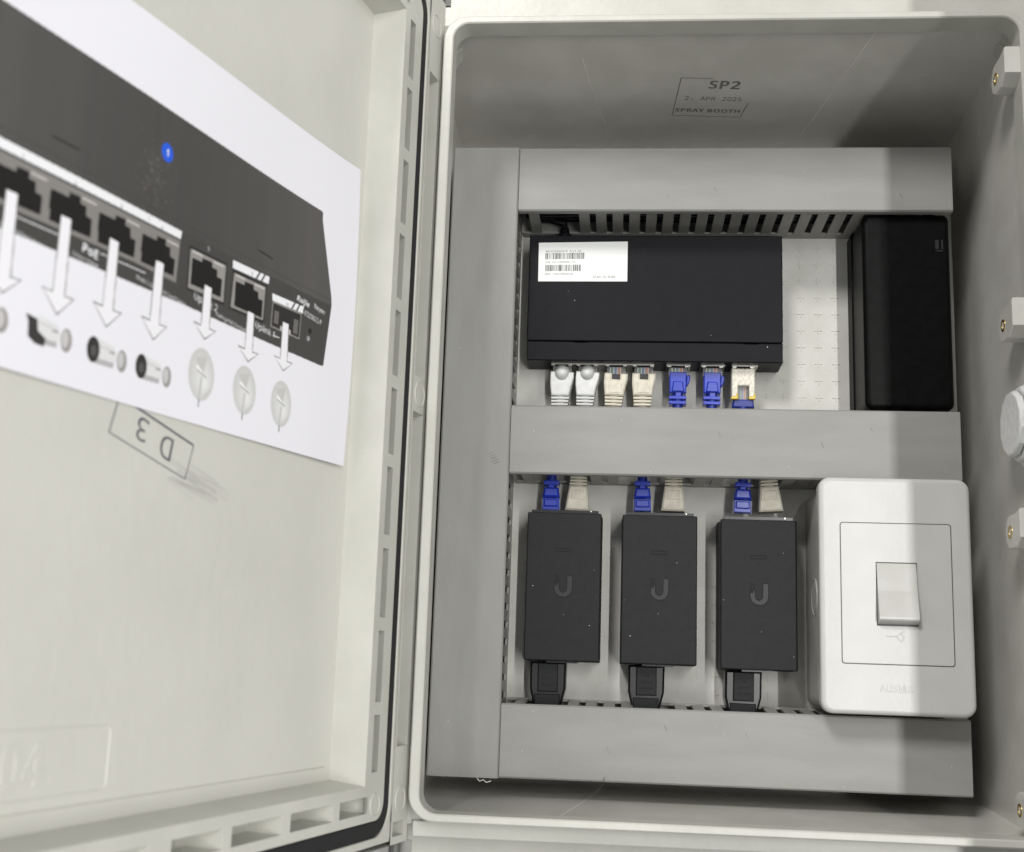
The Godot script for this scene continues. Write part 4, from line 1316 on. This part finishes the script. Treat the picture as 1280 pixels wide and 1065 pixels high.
# ---------------------------------------------------------------- the whole
func _ready() -> void:
	rng.seed = 20250402
	var cam := Camera3D.new()
	cam.fov = 37.92
	cam.near = 0.02
	cam.far = 20.0
	cam.transform = Transform3D(Basis(Vector3(0.995947, 0.033376, -0.083517), Vector3(-0.017077, 0.981878, 0.188741), Vector3(0.088303, -0.18655, 0.978469)), Vector3(104.338, -304.825, 701.214) * MM)
	var attr := CameraAttributesPhysical.new()
	attr.frustum_focal_length = 34.93
	attr.exposure_aperture = 11.0
	attr.frustum_focus_distance = 0.73
	cam.attributes = attr
	add_child(cam)
	cam.current = true
	var we := WorldEnvironment.new()
	var env := Environment.new()
	env.background_mode = Environment.BG_COLOR
	env.background_color = Color(0.36, 0.362, 0.367).linear_to_srgb()
	env.tonemap_mode = Environment.TONE_MAPPER_LINEAR
	env.tonemap_exposure = 1.0
	env.sdfgi_enabled = true
	env.ssao_enabled = true
	env.ssil_enabled = true
	we.environment = env
	add_child(we)
	# lamps out of view, their kind and place chosen for what they light
	lamp("unseen_tube_lamp", Vector3(796, -190, 3000), Vector3(180, -190, 0), Vector2(0.03, 2.0), 4.9, Color(1.0, 0.997, 0.985))  # unseen tube, lights the front of the box from the right
	lamp("unseen_panel_lamp", Vector3(1450, -190, 2000), Vector3(0, -190, 200), Vector2(0.9, 2.4), 4.2, Color(1.0, 0.997, 0.99))  # unseen panel, placed to light the open door
	lamp("unseen_side_lamp", Vector3(-950, 2100, 3000), Vector3(150, -190, 0), Vector2(0.8, 0.8), 9.5, Color(1.0, 0.99, 0.98))  # unseen lamp above left, placed to light the right inner wall
	make_materials()
	make_enclosure()
	make_plate()
	make_unseen_post()
	make_trunking("upright grey trunking along the left side of the enclosure", 368, Vector3(20, -368, 0), true, [-1.0], [])
	var boots := []
	for x in [67.6, 83.2, 100.4, 117.0, 137.6, 158.2, 176.4]:
		boots.append([x - 6.0 - 40.4, x + 6.0 - 40.4, 1.0])
	var stubs := []
	for x in [63.0, 78.6, 117.3, 135.2, 175.6, 190.5]:
		stubs.append([x - 4.5 - 40.4, x + 4.5 - 40.4, -1.0])
	make_trunking("horizontal grey trunking above the black network switch", 253, Vector3(40.4, -20, 0), false, [-1.0], [[22.0, 30.0, -1.0]])
	make_trunking("horizontal grey trunking between the network switch and the three injectors", 253, Vector3(40.4, -178.6, 0), false, [-1.0, 1.0], boots + stubs)
	var cords := []
	for x in [64.0, 120.8, 176.0]:
		cords.append([x - 6.0 - 40.4, x + 6.0 - 40.4, 1.0])
	make_trunking("lowest horizontal grey trunking under the mains plugs and wall switch", 253, Vector3(40.4, -347.6, 0), false, [1.0], cords, 3.4)
	make_sheet()
	make_switch()
	make_adapter()
	var inj := make_injector()
	inj.set_meta("label", "left black power injector, next to the upright trunking")
	inj.transform = Transform3D(Basis(), Vector3(71.9, -261.0, -52) * MM)
	copy(inj, "middle black power injector, between two others", Vector3(127.2, -261.2, -52))
	copy(inj, "right black power injector, beside the white wall switch", Vector3(183.7, -262.4, -52))
	var plug := make_power_plug()
	plug.set_meta("label", "black mains plug under the left injector")
	plug.transform = Transform3D(Basis(), Vector3(64.0, -304.2, -38) * MM)
	copy(plug, "black mains plug under the middle injector", Vector3(120.6, -304.4, -38))
	copy(plug, "black mains plug under the right injector", Vector3(175.8, -305.6, -38), deg_to_rad(-0.8))
	make_leads()
	make_wall_switch()
	make_gland()
	make_dust()

func lamp(called: String, at: Vector3, to: Vector3, size: Vector2, energy: float, tint: Color) -> void:
	var a := AreaLight3D.new()
	a.name = called
	a.area_size = size
	a.light_energy = energy
	a.light_color = tint
	a.shadow_enabled = true
	a.area_range = 6.0
	add_child(a)
	a.look_at_from_position(at * MM, to * MM, Vector3.UP)
